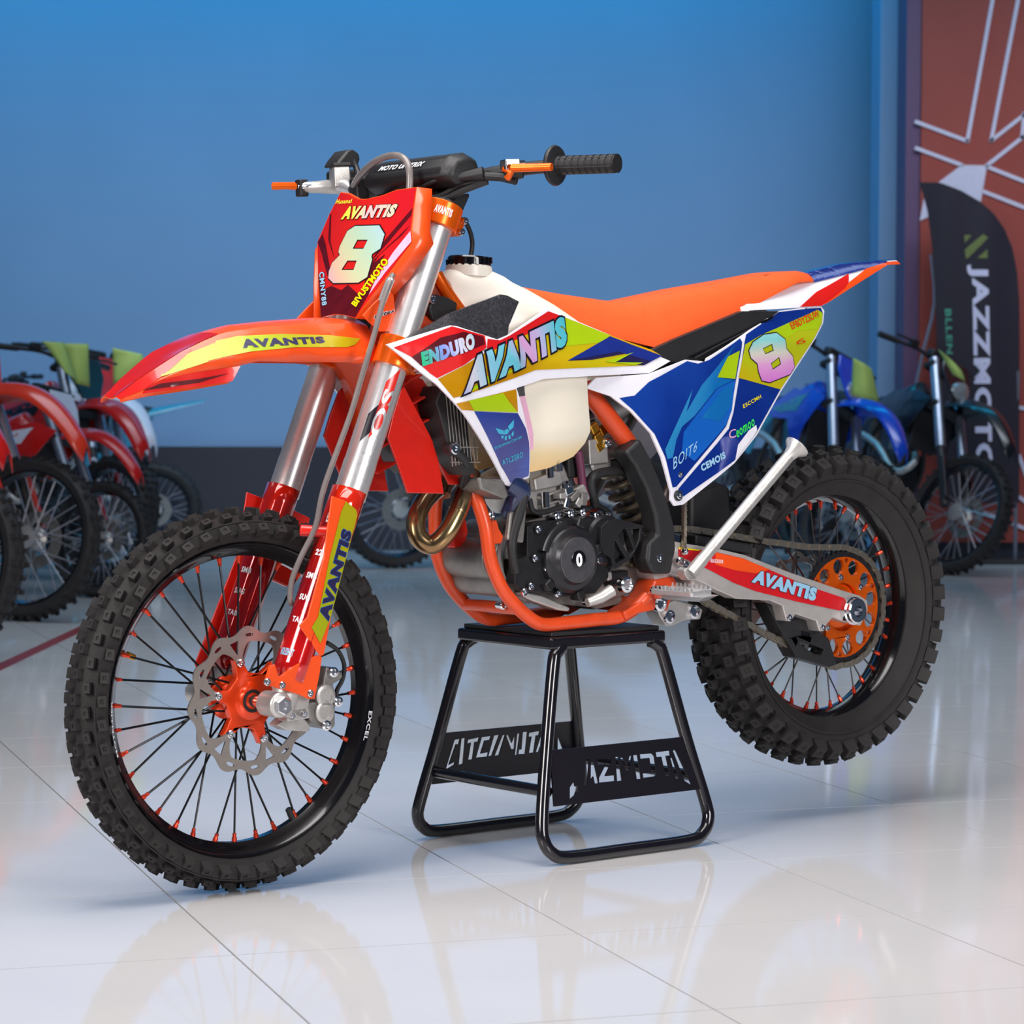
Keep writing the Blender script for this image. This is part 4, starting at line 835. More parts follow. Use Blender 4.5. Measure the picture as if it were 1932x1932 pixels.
sticker([e8]+h8, f_side, .0025).build('panel_number', RAINBOWS, sp)
for s_, qd, m_, of in (('EFBDYZSUW', [(-1.3504, 0.954), (-1.4529, 0.9773), (-1.4493, 0.9928), (-1.3458, 0.9682)], REDTXT, .03), ('ESCCMH', [(-1.1803, 0.8), (-1.2374, 0.818), (-1.2345, 0.8256), (-1.1786, 0.8083)], YEL, .015), ('eomoo', [(-1.1565, 0.7402), (-1.2137, 0.7636), (-1.2113, 0.7787), (-1.1542, 0.7566)], GREENINK, .02),
                       ('CEMOIS', [(-1.0507, 0.6812), (-1.12, 0.7037), (-1.1165, 0.7173), (-1.0464, 0.6947)], SKYINK, .05), ('BOIT6', [(-0.9704, 0.6898), (-1.037, 0.7236), (-1.0445, 0.7475), (-0.9721, 0.7165)], SKYINK, 0.0)):
    text_on(s_, qd, f_side, .0024, of).build('panel_lettering', m_, sp)
text_on('6', [(-1.3537, 0.9205), (-1.3905, 0.9241), (-1.3933, 0.9376), (-1.3553, 0.9333)], f_side, .0024, 0).build('panel_lettering', REDTXT, sp)
text_on('C', [(-1.1311, 0.7405), (-1.1556, 0.7432), (-1.1556, 0.7617), (-1.1323, 0.7589)], f_side, .0024, 0).build('panel_lettering', PINK, sp)
bc = [(-0.9813, 0.1376, 0.6388)][0]; bolt((bc[0], bc[1]+.001, bc[2]), (0, 1, 0), .011, .005).build('panel_washer', BLACKM, sp); bolt((bc[0], bc[1]+.004, bc[2]), (0, 1, 0), .0075, .004).build('panel_screw', CHROME, sp)
bc = [(-0.9909, 0.1375, 0.6805)][0]; bolt(bc, (0, 1, 0), .006, .003).build('panel_screw', CHROME, sp)
# airbox cover between seat and side panel
ab = [(-0.951, 0.9303), (-1.0138, 0.9489), (-1.2098, 0.9982), (-1.3174, 0.9939), (-1.2172, 0.9467), (-1.1118, 0.9068), (-1.051, 0.9034), (-1.0111, 0.9037)]
f_air = lambda x, z: .112
MB().prism(ab, .06, .112).build('airbox_cover', BLACKM, bike, bevel=.004)
MB().prism([(-1.0478, 0.9126), (-1.1405, 0.9391), (-1.2996, 0.9859), (-1.294, 0.9805), (-1.2133, 0.9486), (-1.1082, 0.9106), (-1.0876, 0.905)], .112, .116).build('airbox_grip', BLACK, bike, bevel=.001)
MB().box((-1.12, 0, .93), (.45, .15, .14)).build('airbox', BLACKM, bike, bevel=.02)

# rear fender
tt = [(-1.3588, 1.0466), (-1.4636, 1.0688), (-1.4913, 1.071), (-1.6332, 1.0893), (-1.7552, 1.0933), (-1.7587, 1.0928)]; tl = [(-1.2266, 0.9935), (-1.2399, 0.9985), (-1.3919, 0.9985), (-1.463, 0.9987), (-1.5538, 1.0299), (-1.7023, 1.0797), (-1.7052, 1.0804)]
fx = lin_space(-1.764, -1.22, 48)
tfb = lambda x: tab(tl, x); tft = lambda x: max(tab(tt, x), tab(tl, x)+.006); tw = lambda x: f_tail(x, 0)
tail = profile_body(fx, tft, tfb, tw, 4.0, 1.2, 8).build('rear_fender', WHITE, bike, 40); tail['label'] = 'pointed white rear fender with blue top and orange edge'
tail.data.materials.append(mat('royal_blue_print', (28, 44, 130), .2, coat=.8, noise=.1)); tail.data.materials.append(ORANGE)
for pg_ in tail.data.polygons:
    ce = pg_.center; s_ = (ce.z-tfb(ce.x))/max(.004, tft(ce.x)-tfb(ce.x))
    if ce.x < -1.50 and s_ > .72: pg_.material_index = 1
    elif ce.x < -1.70 and s_ < .5: pg_.material_index = 2
def f_tl(x, z):
    B, T_ = tfb(x), tft(x); s_ = min(.995, max(0, (z-B)/(T_-B))); sn = s_**(1.2/2); return tw(x)*max(0, 1-sn*sn)**(1/4.0)
def tdec(poly, m_, eps): return sticker(poly, f_tl, eps, .008).build('fender_sticker', m_, tail)
tdec([(-1.459, 1.0678), (-1.6009, 1.0866), (-1.7233, 1.0917), (-1.7237, 1.0886), (-1.6057, 1.0693), (-1.4646, 1.0499), (-1.4741, 1.0619)], mat('royal_blue_print', (28, 44, 130)), .0030)
tdec([(-1.393, 0.9999), (-1.4592, 1.0295), (-1.5783, 1.0651), (-1.5599, 1.0379), (-1.5539, 1.0315), (-1.463, 0.9998)], REDINK, .0020)
tdec([(-1.463, 0.9987), (-1.5538, 1.0299), (-1.7023, 1.0797), (-1.7009, 1.086), (-1.6415, 1.076), (-1.566, 1.0466), (-1.5484, 1.0344)], ORANGE, .0026)
# subframe, mud flap
MB().prism([(-1.1183, 0.6301), (-1.1997, 0.6452), (-1.2346, 0.6313), (-1.2392, 0.5347), (-1.1774, 0.5258), (-1.1133, 0.5466)], -.05, .03).build('mud_flap', BLACKM, bike, bevel=.01)
for s in (1, -1):
    MB().tube([(-.86, .10*s, .90), (-1.05, .095*s, .93), (-1.3, .08*s, .99)], .011, 12, 3).build('subframe_tube', ALUD, bike)
    MB().tube([(-.97, .11*s, .63), (-1.1, .10*s, .80), (-1.25, .085*s, .96)], .010, 12, 3).build('subframe_tube', ALUD, bike)

# frame
def cradle(pts, s): return MB().tube([(x, abs(y)*s, z) for x, y, z in pts], .0135, 18, 5)
near = [(-0.522, 0.03, 0.7287), (-0.5246, 0.045, 0.7034), (-0.5269, 0.06, 0.6752), (-0.533, 0.078, 0.6183), (-0.5379, 0.082, 0.5548), (-0.5589, 0.082, 0.5018), (-0.5854, 0.082, 0.4671), (-0.6245, 0.082, 0.4322), (-0.6609, 0.082, 0.4129), (-0.7216, 0.085, 0.4092), (-0.7945, 0.09, 0.4076), (-0.8467, 0.095, 0.4065), (-0.8827, 0.1, 0.4185), (-0.9151, 0.105, 0.4417)]
for s in (1, -1): cradle(near, s).build('frame_cradle_tube', FRAME, bike)
hp = fork_pt(1.0, 0)-ex*.05
MB().tube([hp, (-.43, 0, .86), (near[0][0], 0, near[0][2]+.01)], [.028, .024, .02], 18, 3).build('frame_down_tube', FRAME, bike)
ft = [(-0.7884, 0.07, 0.8824), (-0.8139, 0.078, 0.8516), (-0.8566, 0.085, 0.8001), (-0.8972, 0.09, 0.7482), (-0.925, 0.095, 0.6968), (-0.9519, 0.1, 0.6286), (-0.9612, 0.105, 0.5616)]+[(-0.9566, 0.108, 0.5071), (-0.9509, 0.108, 0.4877)]
for s in (1, -1):
    MB().tube([tuple(Vector(hp)+Vector((.0, .03*s, .04))), (-.60, .055*s, .97), (-.72, .062*s, .915)]+[(x, y*s, z) for x, y, z in ft], [.018, .018, .018]+[.019]*4+[.018]*(len(ft)-4), 18, 4).build('frame_spar', FRAME, bike)
    MB().tube([(-.44, .03*s, 1.03), (-.52, .05*s, .96), (-.62, .06*s, .90)], .012, 12, 3).build('frame_gusset', FRAME, bike)
# black frame guard
fg = [(-0.853, 0.7353), (-0.8939, 0.76), (-0.9181, 0.7222), (-0.9459, 0.6675), (-0.9654, 0.6197), (-0.9783, 0.5722), (-0.978, 0.5292), (-0.9617, 0.4827), (-0.9127, 0.4878), (-0.8966, 0.5142), (-0.9032, 0.5497), (-0.9285, 0.5637), (-0.9242, 0.6036), (-0.9053, 0.6578), (-0.8774, 0.7058)]
gd = MB().prism(fg, .085, .132).build('frame_guard', BLACKM, bike, bevel=.008, segs=3)
gb = [(-0.9305, 0.132, 0.5174)][0]; bolt((gb[0], gb[1]-.001, gb[2]), (0, 1, 0), .008, .004).build('guard_screw', CHROME, gd)
# bottom bracket plate and lugs (orange)
bp = [(-0.843, 0.4181), (-0.8835, 0.4316), (-0.9158, 0.4512), (-0.9305, 0.4729), (-0.9847, 0.4755), (-0.9967, 0.4491), (-0.9726, 0.425), (-0.9624, 0.4061), (-0.9358, 0.4125), (-0.8911, 0.4109), (-0.8506, 0.3991)]
MB().prism(bp, .06, .115).build('frame_bracket', FRAME, bike, bevel=.006)
MB().prism(bp, -.115, -.06).build('frame_bracket', FRAME, bike, bevel=.006)
MB().tube([(-.90, -.10, .425), (-.90, .10, .425)], .016, 16).build('frame_cross_tube', FRAME, bike)
MB().tube([(-.60, -.085, .45), (-.60, .085, .45)], .012, 16).build('frame_cross_tube', FRAME, bike)
for q in [(-0.8499, 0.118, 0.4725), (-0.9379, 0.118, 0.4249)]: MB().lathe([(-.01, .016), (.004, .016), (.006, .011), (.003, .009), (.003, 0)], q, (0, 1, 0), 20).build('pivot_bolt', CHROME, bike)
# engine
case = MB().prism([(-0.5788, 0.5903), (-0.6027, 0.6075), (-0.6574, 0.6155), (-0.7172, 0.6232)]+[(-0.7226, 0.6257), (-0.842, 0.6051), (-0.9679, 0.5569), (-0.9782, 0.5022), (-0.9297, 0.447), (-0.7962, 0.4286), (-0.6946, 0.4498)]+[(-0.6477, 0.4627), (-0.5983, 0.4746), (-0.5714, 0.5068), (-0.562, 0.5531)], -.06, .062).build('crankcase', ALUD, bike, bevel=.012, segs=3)
for q, c_ in zip([(-0.5792, 0.5469), (-0.5972, 0.5063), (-0.6186, 0.5818)], (.04, .034, .036)): MB().lathe([(-.075, c_*.8), (-.07, c_), (.055, c_), (.06, c_*.8), (.06, 0)], (q[0], 0, q[1]), (0, 1, 0), 28).build('crankcase_boss', ALUD, case, bevel=.002)
cov = MB().prism([(-0.6227, 0.6076), (-0.6458, 0.6134), (-0.7299, 0.6137), (-0.7852, 0.6087), (-0.8186, 0.5893), (-0.8382, 0.5548), (-0.8404, 0.5185), (-0.8254, 0.4873), (-0.7889, 0.4602), (-0.712, 0.4621), (-0.6622, 0.4756), (-0.6045, 0.4835), (-0.5849, 0.5), (-0.5879, 0.5474), (-0.6191, 0.5506)], .055, .095).build('ignition_cover_base', BLACKE, bike, bevel=.006)
ic = [(-0.7182, 0.125, 0.5353)][0]; IC = (ic[0]-.002, 0, ic[2])
dk = MB().lathe([(.09, .066), (.108, .066), (.116, .060), (.119, .050), (.127, .0455), (.127, 0)], IC, (0, 1, 0), 64).build('ignition_cover', BLACKE, bike, 25)
MB().lathe([(.1268, .0448), (.128, .0448), (.1290, .0436), (.1290, 0)], IC, (0, 1, 0), 64).build('cover_face', mat('brushed_dark_face', (92, 90, 94), .38, metal=.6, noise=.12, scale=90), dk, 25)
MB().lathe([(.129, .0185), (.1300, .0185), (.1305, .0175), (.1305, 0)], IC, (0, 1, 0), 32).build('cover_emblem', BLACK, dk)
P, Fc = letters('0', .05, 0, .3); MB().add([(IC[0]+.0075-.015*p, .1312, IC[2]-.0125+.025*t) for p, t in P], Fc).build('cover_emblem', WHITEINK, dk)
MB().lathe([(.095, .078), (.110, .078), (.112, .074), (.112, .064), (.095, .064)], IC, (0, 1, 0), 30, True, .15, 1.25).build('cover_rib', BLACKE, dk)
for a in (2.2, 3.4, 4.9, 5.9): MB().box((IC[0]+math.sin(a)*.074, .098, IC[2]+math.cos(a)*.074), (.02, .03, .02), Matrix.Rotation(a, 3, 'Y')).build('cover_lug', BLACKE, dk, bevel=.004)
for q in [(-0.645, 0.1, 0.6007), (-0.6196, 0.1, 0.4931), (-0.6872, 0.1, 0.4713), (-0.6333, 0.1, 0.546), (-0.7974, 0.1, 0.5262), (-0.7666, 0.1, 0.4479), (-0.6024, 0.1, 0.4838), (-0.6611, 0.1, 0.5239)]: bolt(q, (0, 1, 0), .0075, .006).build('cover_screw', CHROME, cov)
kc = MB().prism([[(-0.7951, 0.592), (-0.8131, 0.6033), (-0.8393, 0.6042), (-0.9063, 0.5849), (-0.8979, 0.5561), (-0.8715, 0.5225), (-0.8289, 0.5055), (-0.8205, 0.5113), (-0.818, 0.5279), (-0.7984, 0.5396), (-0.791, 0.5599)], [(-0.8373, 0.5717), (-0.8555, 0.5831), (-0.8619, 0.5808), (-0.8791, 0.5382), (-0.8652, 0.5264)], [(-0.8728, 0.5798), (-0.8971, 0.5798), (-0.8937, 0.5598), (-0.8839, 0.5443)], [(-0.8302, 0.5626), (-0.8562, 0.524), (-0.8295, 0.5153), (-0.8262, 0.5336)]], .095, .115).build('sprocket_cover', BLACKE, bike, bevel=.002)
MB().prism([(-0.8057, 0.5905), (-0.8499, 0.6028), (-0.9103, 0.5808), (-0.8801, 0.5211), (-0.8397, 0.5071), (-0.8068, 0.5383)], .06, .094).build('sprocket_cover_back', ALUD, bike, bevel=.003)
MB().lathe([(.06, .05), (.098, .05), (.103, .045), (.103, 0)], ([(-0.8192, 0.1, 0.5632)][0][0], 0, [(-0.8192, 0.1, 0.5632)][0][2]), (0, 1, 0), 40).build('clutch_drum', BLACKE, bike)
cyl = MB().prism([(-0.635, 0.7011), (-0.7423, 0.7378), (-0.7652, 0.6938), (-0.7867, 0.6595), (-0.7823, 0.624), (-0.6718, 0.6241), (-0.6564, 0.6448)], -.075, .062).build('cylinder', ALU, bike, bevel=.008)
for k in range(5):
    a = [(-0.6584, 0.677), (-0.7686, 0.6808)]
    MB().box(((a[0][0]+a[1][0])/2-.01*k*.3, .066, a[0][1]-.012-.018*k), (.075, .012, .005), Matrix.Rotation(.18, 3, 'Y')).build('cylinder_rib', ALU, cyl, bevel=.001)
MB().prism([(-0.6596, 0.6961), (-0.6978, 0.7043), (-0.7107, 0.7081), (-0.7298, 0.7082), (-0.7346, 0.6836), (-0.7215, 0.6782), (-0.6624, 0.6735)], .062, .078).build('cylinder_cover', ALU, cyl, bevel=.004)
for q in [(-0.6994, 0.08, 0.6963), (-0.7233, 0.08, 0.7073), (-0.7346, 0.08, 0.6515), (-0.7456, 0.08, 0.657), (-0.6853, 0.08, 0.6396)]: MB().tube([q, (q[0], q[1], q[2]+.03)], .0075, 10).build('cylinder_stud', CHROME, cyl)
MB().prism([(-0.7377, 0.6634), (-0.7858, 0.6789), (-0.801, 0.6449), (-0.7701, 0.6345), (-0.7361, 0.6375)], .04, .085).build('reed_block', ALU, bike, bevel=.008)
MB().tube([(-0.6406, 0.085, 0.6597), (-0.6474, 0.085, 0.6367), (-0.6721, 0.085, 0.6313), (-0.7188, 0.085, 0.6368), (-0.7575, 0.085, 0.6431)], .0055, 10, 4).build('coolant_pipe', BLACKM, bike)
# small castings, brackets and fasteners round the engine
rg = [(-0.6582, 0.5412)][0]
MB().lathe([(.050, .088), (.064, .088), (.068, .084), (.068, .078), (.050, .078)], (rg[0], 0, rg[1]), (0, 1, 0), 40, True, .9, 3.0).build('case_flange', ALU, case)
MB().prism([(-0.6067, 0.4841), (-0.6619, 0.469), (-0.7298, 0.4382), (-0.7251, 0.4306), (-0.6936, 0.4374), (-0.6403, 0.4579), (-0.6081, 0.4743)], .06, .088).build('case_skid_rib', ALU, case, bevel=.004)
MB().prism([(-0.7885, 0.4448), (-0.8764, 0.4484), (-0.8981, 0.4393), (-0.8884, 0.427), (-0.8132, 0.4222)], .0, .06).build('case_foot', ALUD, case, bevel=.006)
for q in [(-0.5528, 0.07, 0.6352), (-0.5783, 0.06, 0.4586), (-0.5917, -0.03, 0.4956), (-0.7665, 0.1, 0.4463), (-0.8116, 0.08, 0.6122), (-0.8507, 0.07, 0.6067), (-0.7391, 0.085, 0.6221), (-0.7051, 0.085, 0.6203), (-0.7756, 0.08, 0.6219)]: MB().lathe([(-.012, .007), (0, .007), (0, .0085), (.007, .0085), (.008, .006), (.004, .005), (.004, 0)], q, (0, 1, 0), 14).build('case_bolt', CHROME, case)
for k, (px_, pz_) in enumerate([(-0.7202, 0.6593), (-0.7377, 0.6675), (-0.752, 0.6566), (-0.7618, 0.6428), (-0.7299, 0.6439), (-0.775, 0.6481)]): MB().box((px_, .082, pz_), (.018+.004*(k % 3), .022, .012+.004*(k % 2)), Matrix.Rotation(.3*k, 3, 'Y')).build('intake_clamp', (ALU, CHROME, ALUD)[k % 3], bike, bevel=.003)
MB().prism([(-0.5456, 0.6362), (-0.5653, 0.6247), (-0.5697, 0.5986), (-0.5599, 0.5737), (-0.5311, 0.5701), (-0.5295, 0.6088)], -.05, -.02).build('engine_mount', RED, bike, bevel=.004)
MB().prism([(-0.544, 0.6253), (-0.5563, 0.6273), (-0.5613, 0.6094), (-0.5713, 0.5942), (-0.5656, 0.5805), (-0.5472, 0.5807)], .066, .086).build('engine_mount', FRAME, bike, bevel=.003)
MB().tube([(-0.77, 0.07, 0.6351), (-0.7996, 0.07, 0.626), (-0.8347, 0.06, 0.6291), (-0.8644, 0.06, 0.6133)], .006, 8, 3).build('breather_pipe', BLACKM, bike)
MB().tube([(-0.745, 0.05, 0.7115), (-0.7703, 0.05, 0.7062), (-0.7687, 0.06, 0.6805), (-0.7805, 0.06, 0.6633)], .007, 10, 3).build('plug_lead', BLACKM, bike)
MB().box([(-0.7748, 0.05, 0.7091)][0], (.03, .03, .04)).build('ignition_coil', BLACKM, bike, bevel=.004)
MB().box([(-0.8649, 0.07, 0.4816)][0], (.05, .03, .03)).build('case_guide', BLACKE, bike, bevel=.005)
MB().prism([(-0.8222, 0.5035), (-0.835, 0.4989), (-0.8362, 0.4824), (-0.8229, 0.4805)], .07, .095).build('case_tab', ALU, bike, bevel=.003)
# carburettor
cb = MB().lathe([(-.03, .028), (.03, .028), (.034, .024), (.034, 0)], [(-0.8488, 0.03, 0.7128)][0], (0, 1, 0), 28)
cb.box([(-0.8327, 0.05, 0.7374)][0], (.05, .05, .05)); cb.lathe([(-.06, .022), (.05, .022)], [(-0.8768, 0.03, 0.7404)][0], (1, 0, 0), 24)
cb = cb.build('carburettor', ALU, bike, bevel=.004)
for q in [(-0.8267, 0.07, 0.7838), (-0.8363, 0.07, 0.7635), (-0.8592, 0.06, 0.7782), (-0.8375, 0.07, 0.7471)]: MB().box(q, (.022, .012, .022), Matrix.Rotation(.5, 3, 'Y')).build('throttle_bracket', GOLD, cb, bevel=.004)
q = [(-0.8543, 0.075, 0.7518)][0]; bolt(q, (0, 1, 0), .010, .008).build('throttle_screw', CHROME, cb)
MB().tube([(-0.7788, 0.075, 0.7417), (-0.7832, 0.075, 0.7089), (-0.7856, 0.075, 0.6795), (-0.7931, 0.075, 0.6463)], .0085, 12, 4).build('fuel_hose', PURPLE, bike)
MB().tube([(-0.9439, 0.06, 0.6811), (-0.8735, 0.08, 0.6953), (-0.821, 0.085, 0.6947), (-0.8009, 0.085, 0.6849), (-0.8058, 0.08, 0.6584), (-0.8216, 0.07, 0.6306)], .0095, 12, 5).build('vent_hose', BLACKM, bike)
MB().lathe([(-.03, .04), (.03, .04)], [(-0.9425, 0.0, 0.7252)][0], (0.2, 0, 1), 24).build('air_boot', BLACKM, bike)
# shock absorber
s0 = Vector([(-0.933, 0.01, 0.716)][0]); s1 = Vector([(-0.9877, 0.01, 0.5805)][0]); sd = (s1-s0)
sh_ = MB().tube([s0-sd*.2, s0+sd*.1, s0+sd*.11, s0+sd*.9], [.032, .032, .022, .022], 20).build('shock_body', ALUD, bike)
MB().tube([s0-sd*.05, s0+sd*.08], [.038, .038], 24).build('spring_seat', BLACKM, sh_); MB().tube([s1-sd*.02, s1+sd*.06], [.036, .036], 24).build('spring_seat', ALUD, sh_)
e_ = sd.normalized().orthogonal().normalized(); b_ = sd.normalized().cross(e_); tn = 5.2
MB().tube([s0+sd*(.06+.92*i/120)+(e_*math.cos(i/120*tn*2*PI)+b_*math.sin(i/120*tn*2*PI))*.036 for i in range(121)], .0062, 10).build('shock_spring', mat('bronze_grey_spring', (158, 144, 122), .32, metal=.4, noise=.05), bike)
# header pipe
hd_ = [(-0.5442, 0.03, 0.7161), (-0.5162, 0.045, 0.6871), (-0.4877, 0.055, 0.6488), (-0.4573, 0.055, 0.6107), (-0.4319, 0.04, 0.589), (-0.4129, 0.025, 0.6044), (-0.4178, 0.012, 0.6348), (-0.4454, -0.002, 0.6634), (-0.4783, -0.012, 0.6825), (-0.5256, -0.03, 0.6972)]
MB().tube(hd_, .0185, 24, 6).build('exhaust_header', BRASS, bike)
MB().tube([Vector(hd_[2])+(Vector(hd_[3])-Vector(hd_[2]))*.0, Vector(hd_[2])+(Vector(hd_[3])-Vector(hd_[2]))*.04], .0192, 24).build('header_weld', BRASS, bike)
q = Vector(hd_[-1]); MB().tube([q+Vector((.02, .01, -.02)), q, q+Vector((-.10, -.05, .04)), (-.72, -.12, .75), (-1.0, -.13, .80)], .02, 18, 4).build('exhaust_midpipe', BRASS, bike)
MB().tube([(-.98, -.135, .80), (-1.02, -.14, .81), (-1.36, -.14, .90), (-1.40, -.14, .91)], [.024, .048, .048, .03], 24).build('muffler', ALU, bike)
# radiators with fins, louvres and hoses
for s in (1, -1):
    r_ = MB().prism([(-0.4167, 0.891), (-0.4635, 0.8882), (-0.4845, 0.7227), (-0.4684, 0.7193), (-0.4243, 0.7676), (-0.3992, 0.8614)], .05, .118).build('radiator', BLACKM, bike, bevel=.003, mirror=(s < 0))
    if s > 0:
        for k in range(9):
            a = Vector([(-0.4251, 0.119, 0.829)][0]); x_ = a.x-.004-.0075*k
            MB().tube([(x_, .1195, .74+.001*k), (x_+.008, .1195, .90)], .0012, 5).build('radiator_fin', ALUD, r_)
        for q in [(-0.4729, 0.7763), (-0.475, 0.7482)]: MB().tube([(q[0]+.05, .12, q[1]), (q[0]-.02, .12, q[1]-.005)], .0014, 5).build('radiator_rib', ALUD, r_)
        MB().prism([(-0.4901, 0.7158), (-0.5555, 0.7011), (-0.5658, 0.6719), (-0.5493, 0.667), (-0.4945, 0.6905)], .05, .118).build('radiator_tank', ALUD, r_, bevel=.006)
MB().tube([(-0.5758, 0.1, 0.6992), (-0.6033, 0.1, 0.6811), (-0.602, 0.09, 0.6587), (-0.6004, 0.07, 0.6328)], [.021, .023, .021, .018], 18, 4).build('coolant_hose', BLUEHOSE, bike)
MB().tube([(-0.6102, 0.11, 0.6934), (-0.6043, 0.11, 0.6654), (-0.5958, 0.1, 0.6279), (-0.5853, 0.095, 0.5906), (-0.5831, 0.095, 0.5559), (-0.5933, 0.09, 0.5228)], [.009, .010, .011, .010, .009, .009], 14, 4).build('drain_hose', GREYHOSE if False else BLACKM, bike)
MB().prism([(-0.5815, 0.6399), (-0.6232, 0.6489), (-0.6104, 0.5769), (-0.57, 0.5872)], .085, .098).build('pump_shield', ALUD, bike, bevel=.004)
q = [(-0.4266, 0.13, 0.7737)][0]; bolt(q, (0, 1, 0), .011, .006).build('radiator_bolt', CHROME, bike); MB().lathe([(-.02, .013), (.0, .013), (.0, .008)], q, (0, 1, 0), 20).build('radiator_mount', BLACKM, bike)
MB().tube([(-0.4303, 0.125, 0.7703), (-0.4548, 0.12, 0.7529), (-0.4769, 0.1, 0.726), (-0.499, 0.06, 0.6983)], .009, 12, 4).build('radiator_stay', BLACKM, bike)
for s in (1, -1):
    lv_ = panel([(-0.3308, 0.8855), (-0.3417, 0.8955), (-0.3712, 0.8479), (-0.4028, 0.7966), (-0.4194, 0.7522), (-0.429, 0.688), (-0.3364, 0.6974), (-0.2939, 0.8044), (-0.3097, 0.8428)], lambda x, z: .098+.10*(x+.35), .006).build('radiator_louvre', RED, bike, bevel=.002, mirror=(s < 0))
    lv_['label'] = 'red plastic radiator louvre'
    for k in range(5):
        MB().box((-.372-.006*k, .062*s, .905-.042*k), (.05, .045, .004), Matrix.Rotation(.35, 3, 'Y')).build('louvre_slat', RED, lv_, bevel=.001)
    MB().prism([(-0.3684, 0.9248), (-0.4174, 0.9036), (-0.4682, 0.8384), (-0.4871, 0.7622), (-0.4911, 0.6992), (-0.4673, 0.7012), (-0.4427, 0.7499), (-0.3942, 0.8464), (-0.3629, 0.9006)], .052*s, .058*s).build('radiator_frame', RED, bike, bevel=.001)
# gap fillers behind the fork: frame head brackets
MB().prism([(-0.4377, 1.0355), (-0.4512, 1.0628), (-0.4862, 1.0553), (-0.5131, 1.0419), (-0.5203, 1.0291), (-0.4711, 1.0063), (-0.4441, 1.0136)], .035, .06).build('head_bracket', BLACKM, bike, bevel=.005)
q = [(-0.445, 0.062, 1.0522)][0]; bolt(q, (0, 1, 0), .008, .005).build('head_bolt', CHROME, bike)
MB().tube([(-0.4797, 0.05, 1.017), (-0.5282, 0.05, 1.0275), (-0.5848, 0.05, 1.0299)], .007, 10, 3).build('head_pipe', SILVER, bike)
for s in (1, -1): MB().tube([(-0.4907, 0.02, 1.1002), (-0.4991, 0.03, 1.0745), (-0.5093, 0.045, 1.0456), (-0.5197, 0.06, 1.0198)]if s > 0 else [(x, -y, z) for x, y, z in [(-0.4907, 0.02, 1.1002), (-0.4991, 0.03, 1.0745), (-0.5093, 0.045, 1.0456), (-0.5197, 0.06, 1.0198)]], .013, 14, 3).build('frame_top_tube', ANOD, bike)
# gear shifter, foot peg, linkage
MB().tube([(-0.8017, 0.13, 0.4669), (-0.7752, 0.125, 0.4549), (-0.7448, 0.12, 0.4483)], [.013, .012, .009], 14).build('gear_lever', ALU, bike)
pgc = [(-0.9334, 0.125, 0.4573)][0]
pg = MB(); a0 = Vector((pgc[0], .13, pgc[2]-.002)); ln = .115; wdt = .052
pg.box(a0+Vector((0, ln/2+.012, -.012)), (wdt*.5, ln-.02, .012), None, 1.6); 
for sx in (-1, 1): pg.box(a0+Vector((sx*wdt/2, ln/2, -.002)), (.005, ln, .011))
for yy in (.0, .5, 1): pg.box(a0+Vector((0, ln*yy, -.002)), (wdt, .005, .011))
pg = pg.build('foot_peg', SILVER, bike, bevel=.002)
for sx in (-1, 1):
    for k in range(10):
        MB().box(a0+Vector((sx*wdt/2, .006+ln*k/9.5, .0065)), (.004, .006, .009), None, .4).build('peg_tooth', SILVER, pg)
MB().tube([a0+Vector((0, -.02, -.008)), a0+Vector((0, .012, -.008))], .016, 14).build('peg_pivot', CHROME, bike)
MB().tube([(-.94, -.12, .46), (-.94, -.235, .46)], .018, 12).build('foot_peg', SILVER, bike)
lk = MB().prism([(-0.9815, 0.4077), (-1.037, 0.4183), (-1.0962, 0.3998), (-1.1119, 0.3895), (-1.1037, 0.3699), (-1.062, 0.373), (-1.0246, 0.3655), (-1.0064, 0.3676), (-0.9895, 0.3899)], .02, .06).build('suspension_link', ALU, bike, bevel=.008)
for q in [(-1.0124, 0.062, 0.3863), (-1.0818, 0.062, 0.3885)]: MB().lathe([(-.004, .014), (.005, .014), (.006, .010), (.002, .008), (.002, 0)], q, (0, 1, 0), 18).build('link_bolt', CHROME, lk)
# side stand, folded up along the swingarm
sd0 = [(-0.9822, 0.165, 0.4834), (-1.244, 0.215, 0.716)]; d = Vector(sd0[1])-Vector(sd0[0]); a = Vector(sd0[0])
ss = MB().tube([a, a+d*.1, a+d*.12, a+d*.93, a+d*.96], [.013, .0135, .0125, .0125, .012], 18).build('side_stand', ALU, bike)
MB().tube([a+d*.93, a+d*.97, a+d*1.0, a+d*1.012, a+d*1.016], [.0125, .016, .026, .027, .02], 24).build('stand_foot', ALU, ss)
MB().prism([(-0.9657, 0.4919), (-0.9756, 0.4962), (-0.9917, 0.4822), (-0.9981, 0.4691), (-0.9764, 0.4697), (-0.9675, 0.4812)], .14, .165).build('stand_bracket', ALU, ss, bevel=.003)
ch = [(-1.0121, 0.125, 0.6347), (-1.0114, 0.125, 0.5992), (-1.0077, 0.125, 0.5605), (-1.0045, 0.125, 0.5324)]
for k in range(17): MB().box(Vector(ch[0])+(Vector(ch[3])-Vector(ch[0]))*k/16, (.007, .005 if k % 2 else .009, .011)).build('return_spring_link', STEEL, ss)
MB().lathe([(-.008, .001), (-.006, .006), (0, .008), (.006, .006), (.008, .001)], [(-1.0054, 0.125, 0.5235)][0], (0, 1, 0), 14).build('spring_hook', CHROME, ss)
for q in [(-0.9852, 0.13, 0.5062), (-0.9968, 0.13, 0.4979)]: bolt(q, (0, 1, 0), .009, .008).build('stand_bolt', CHROME, ss)

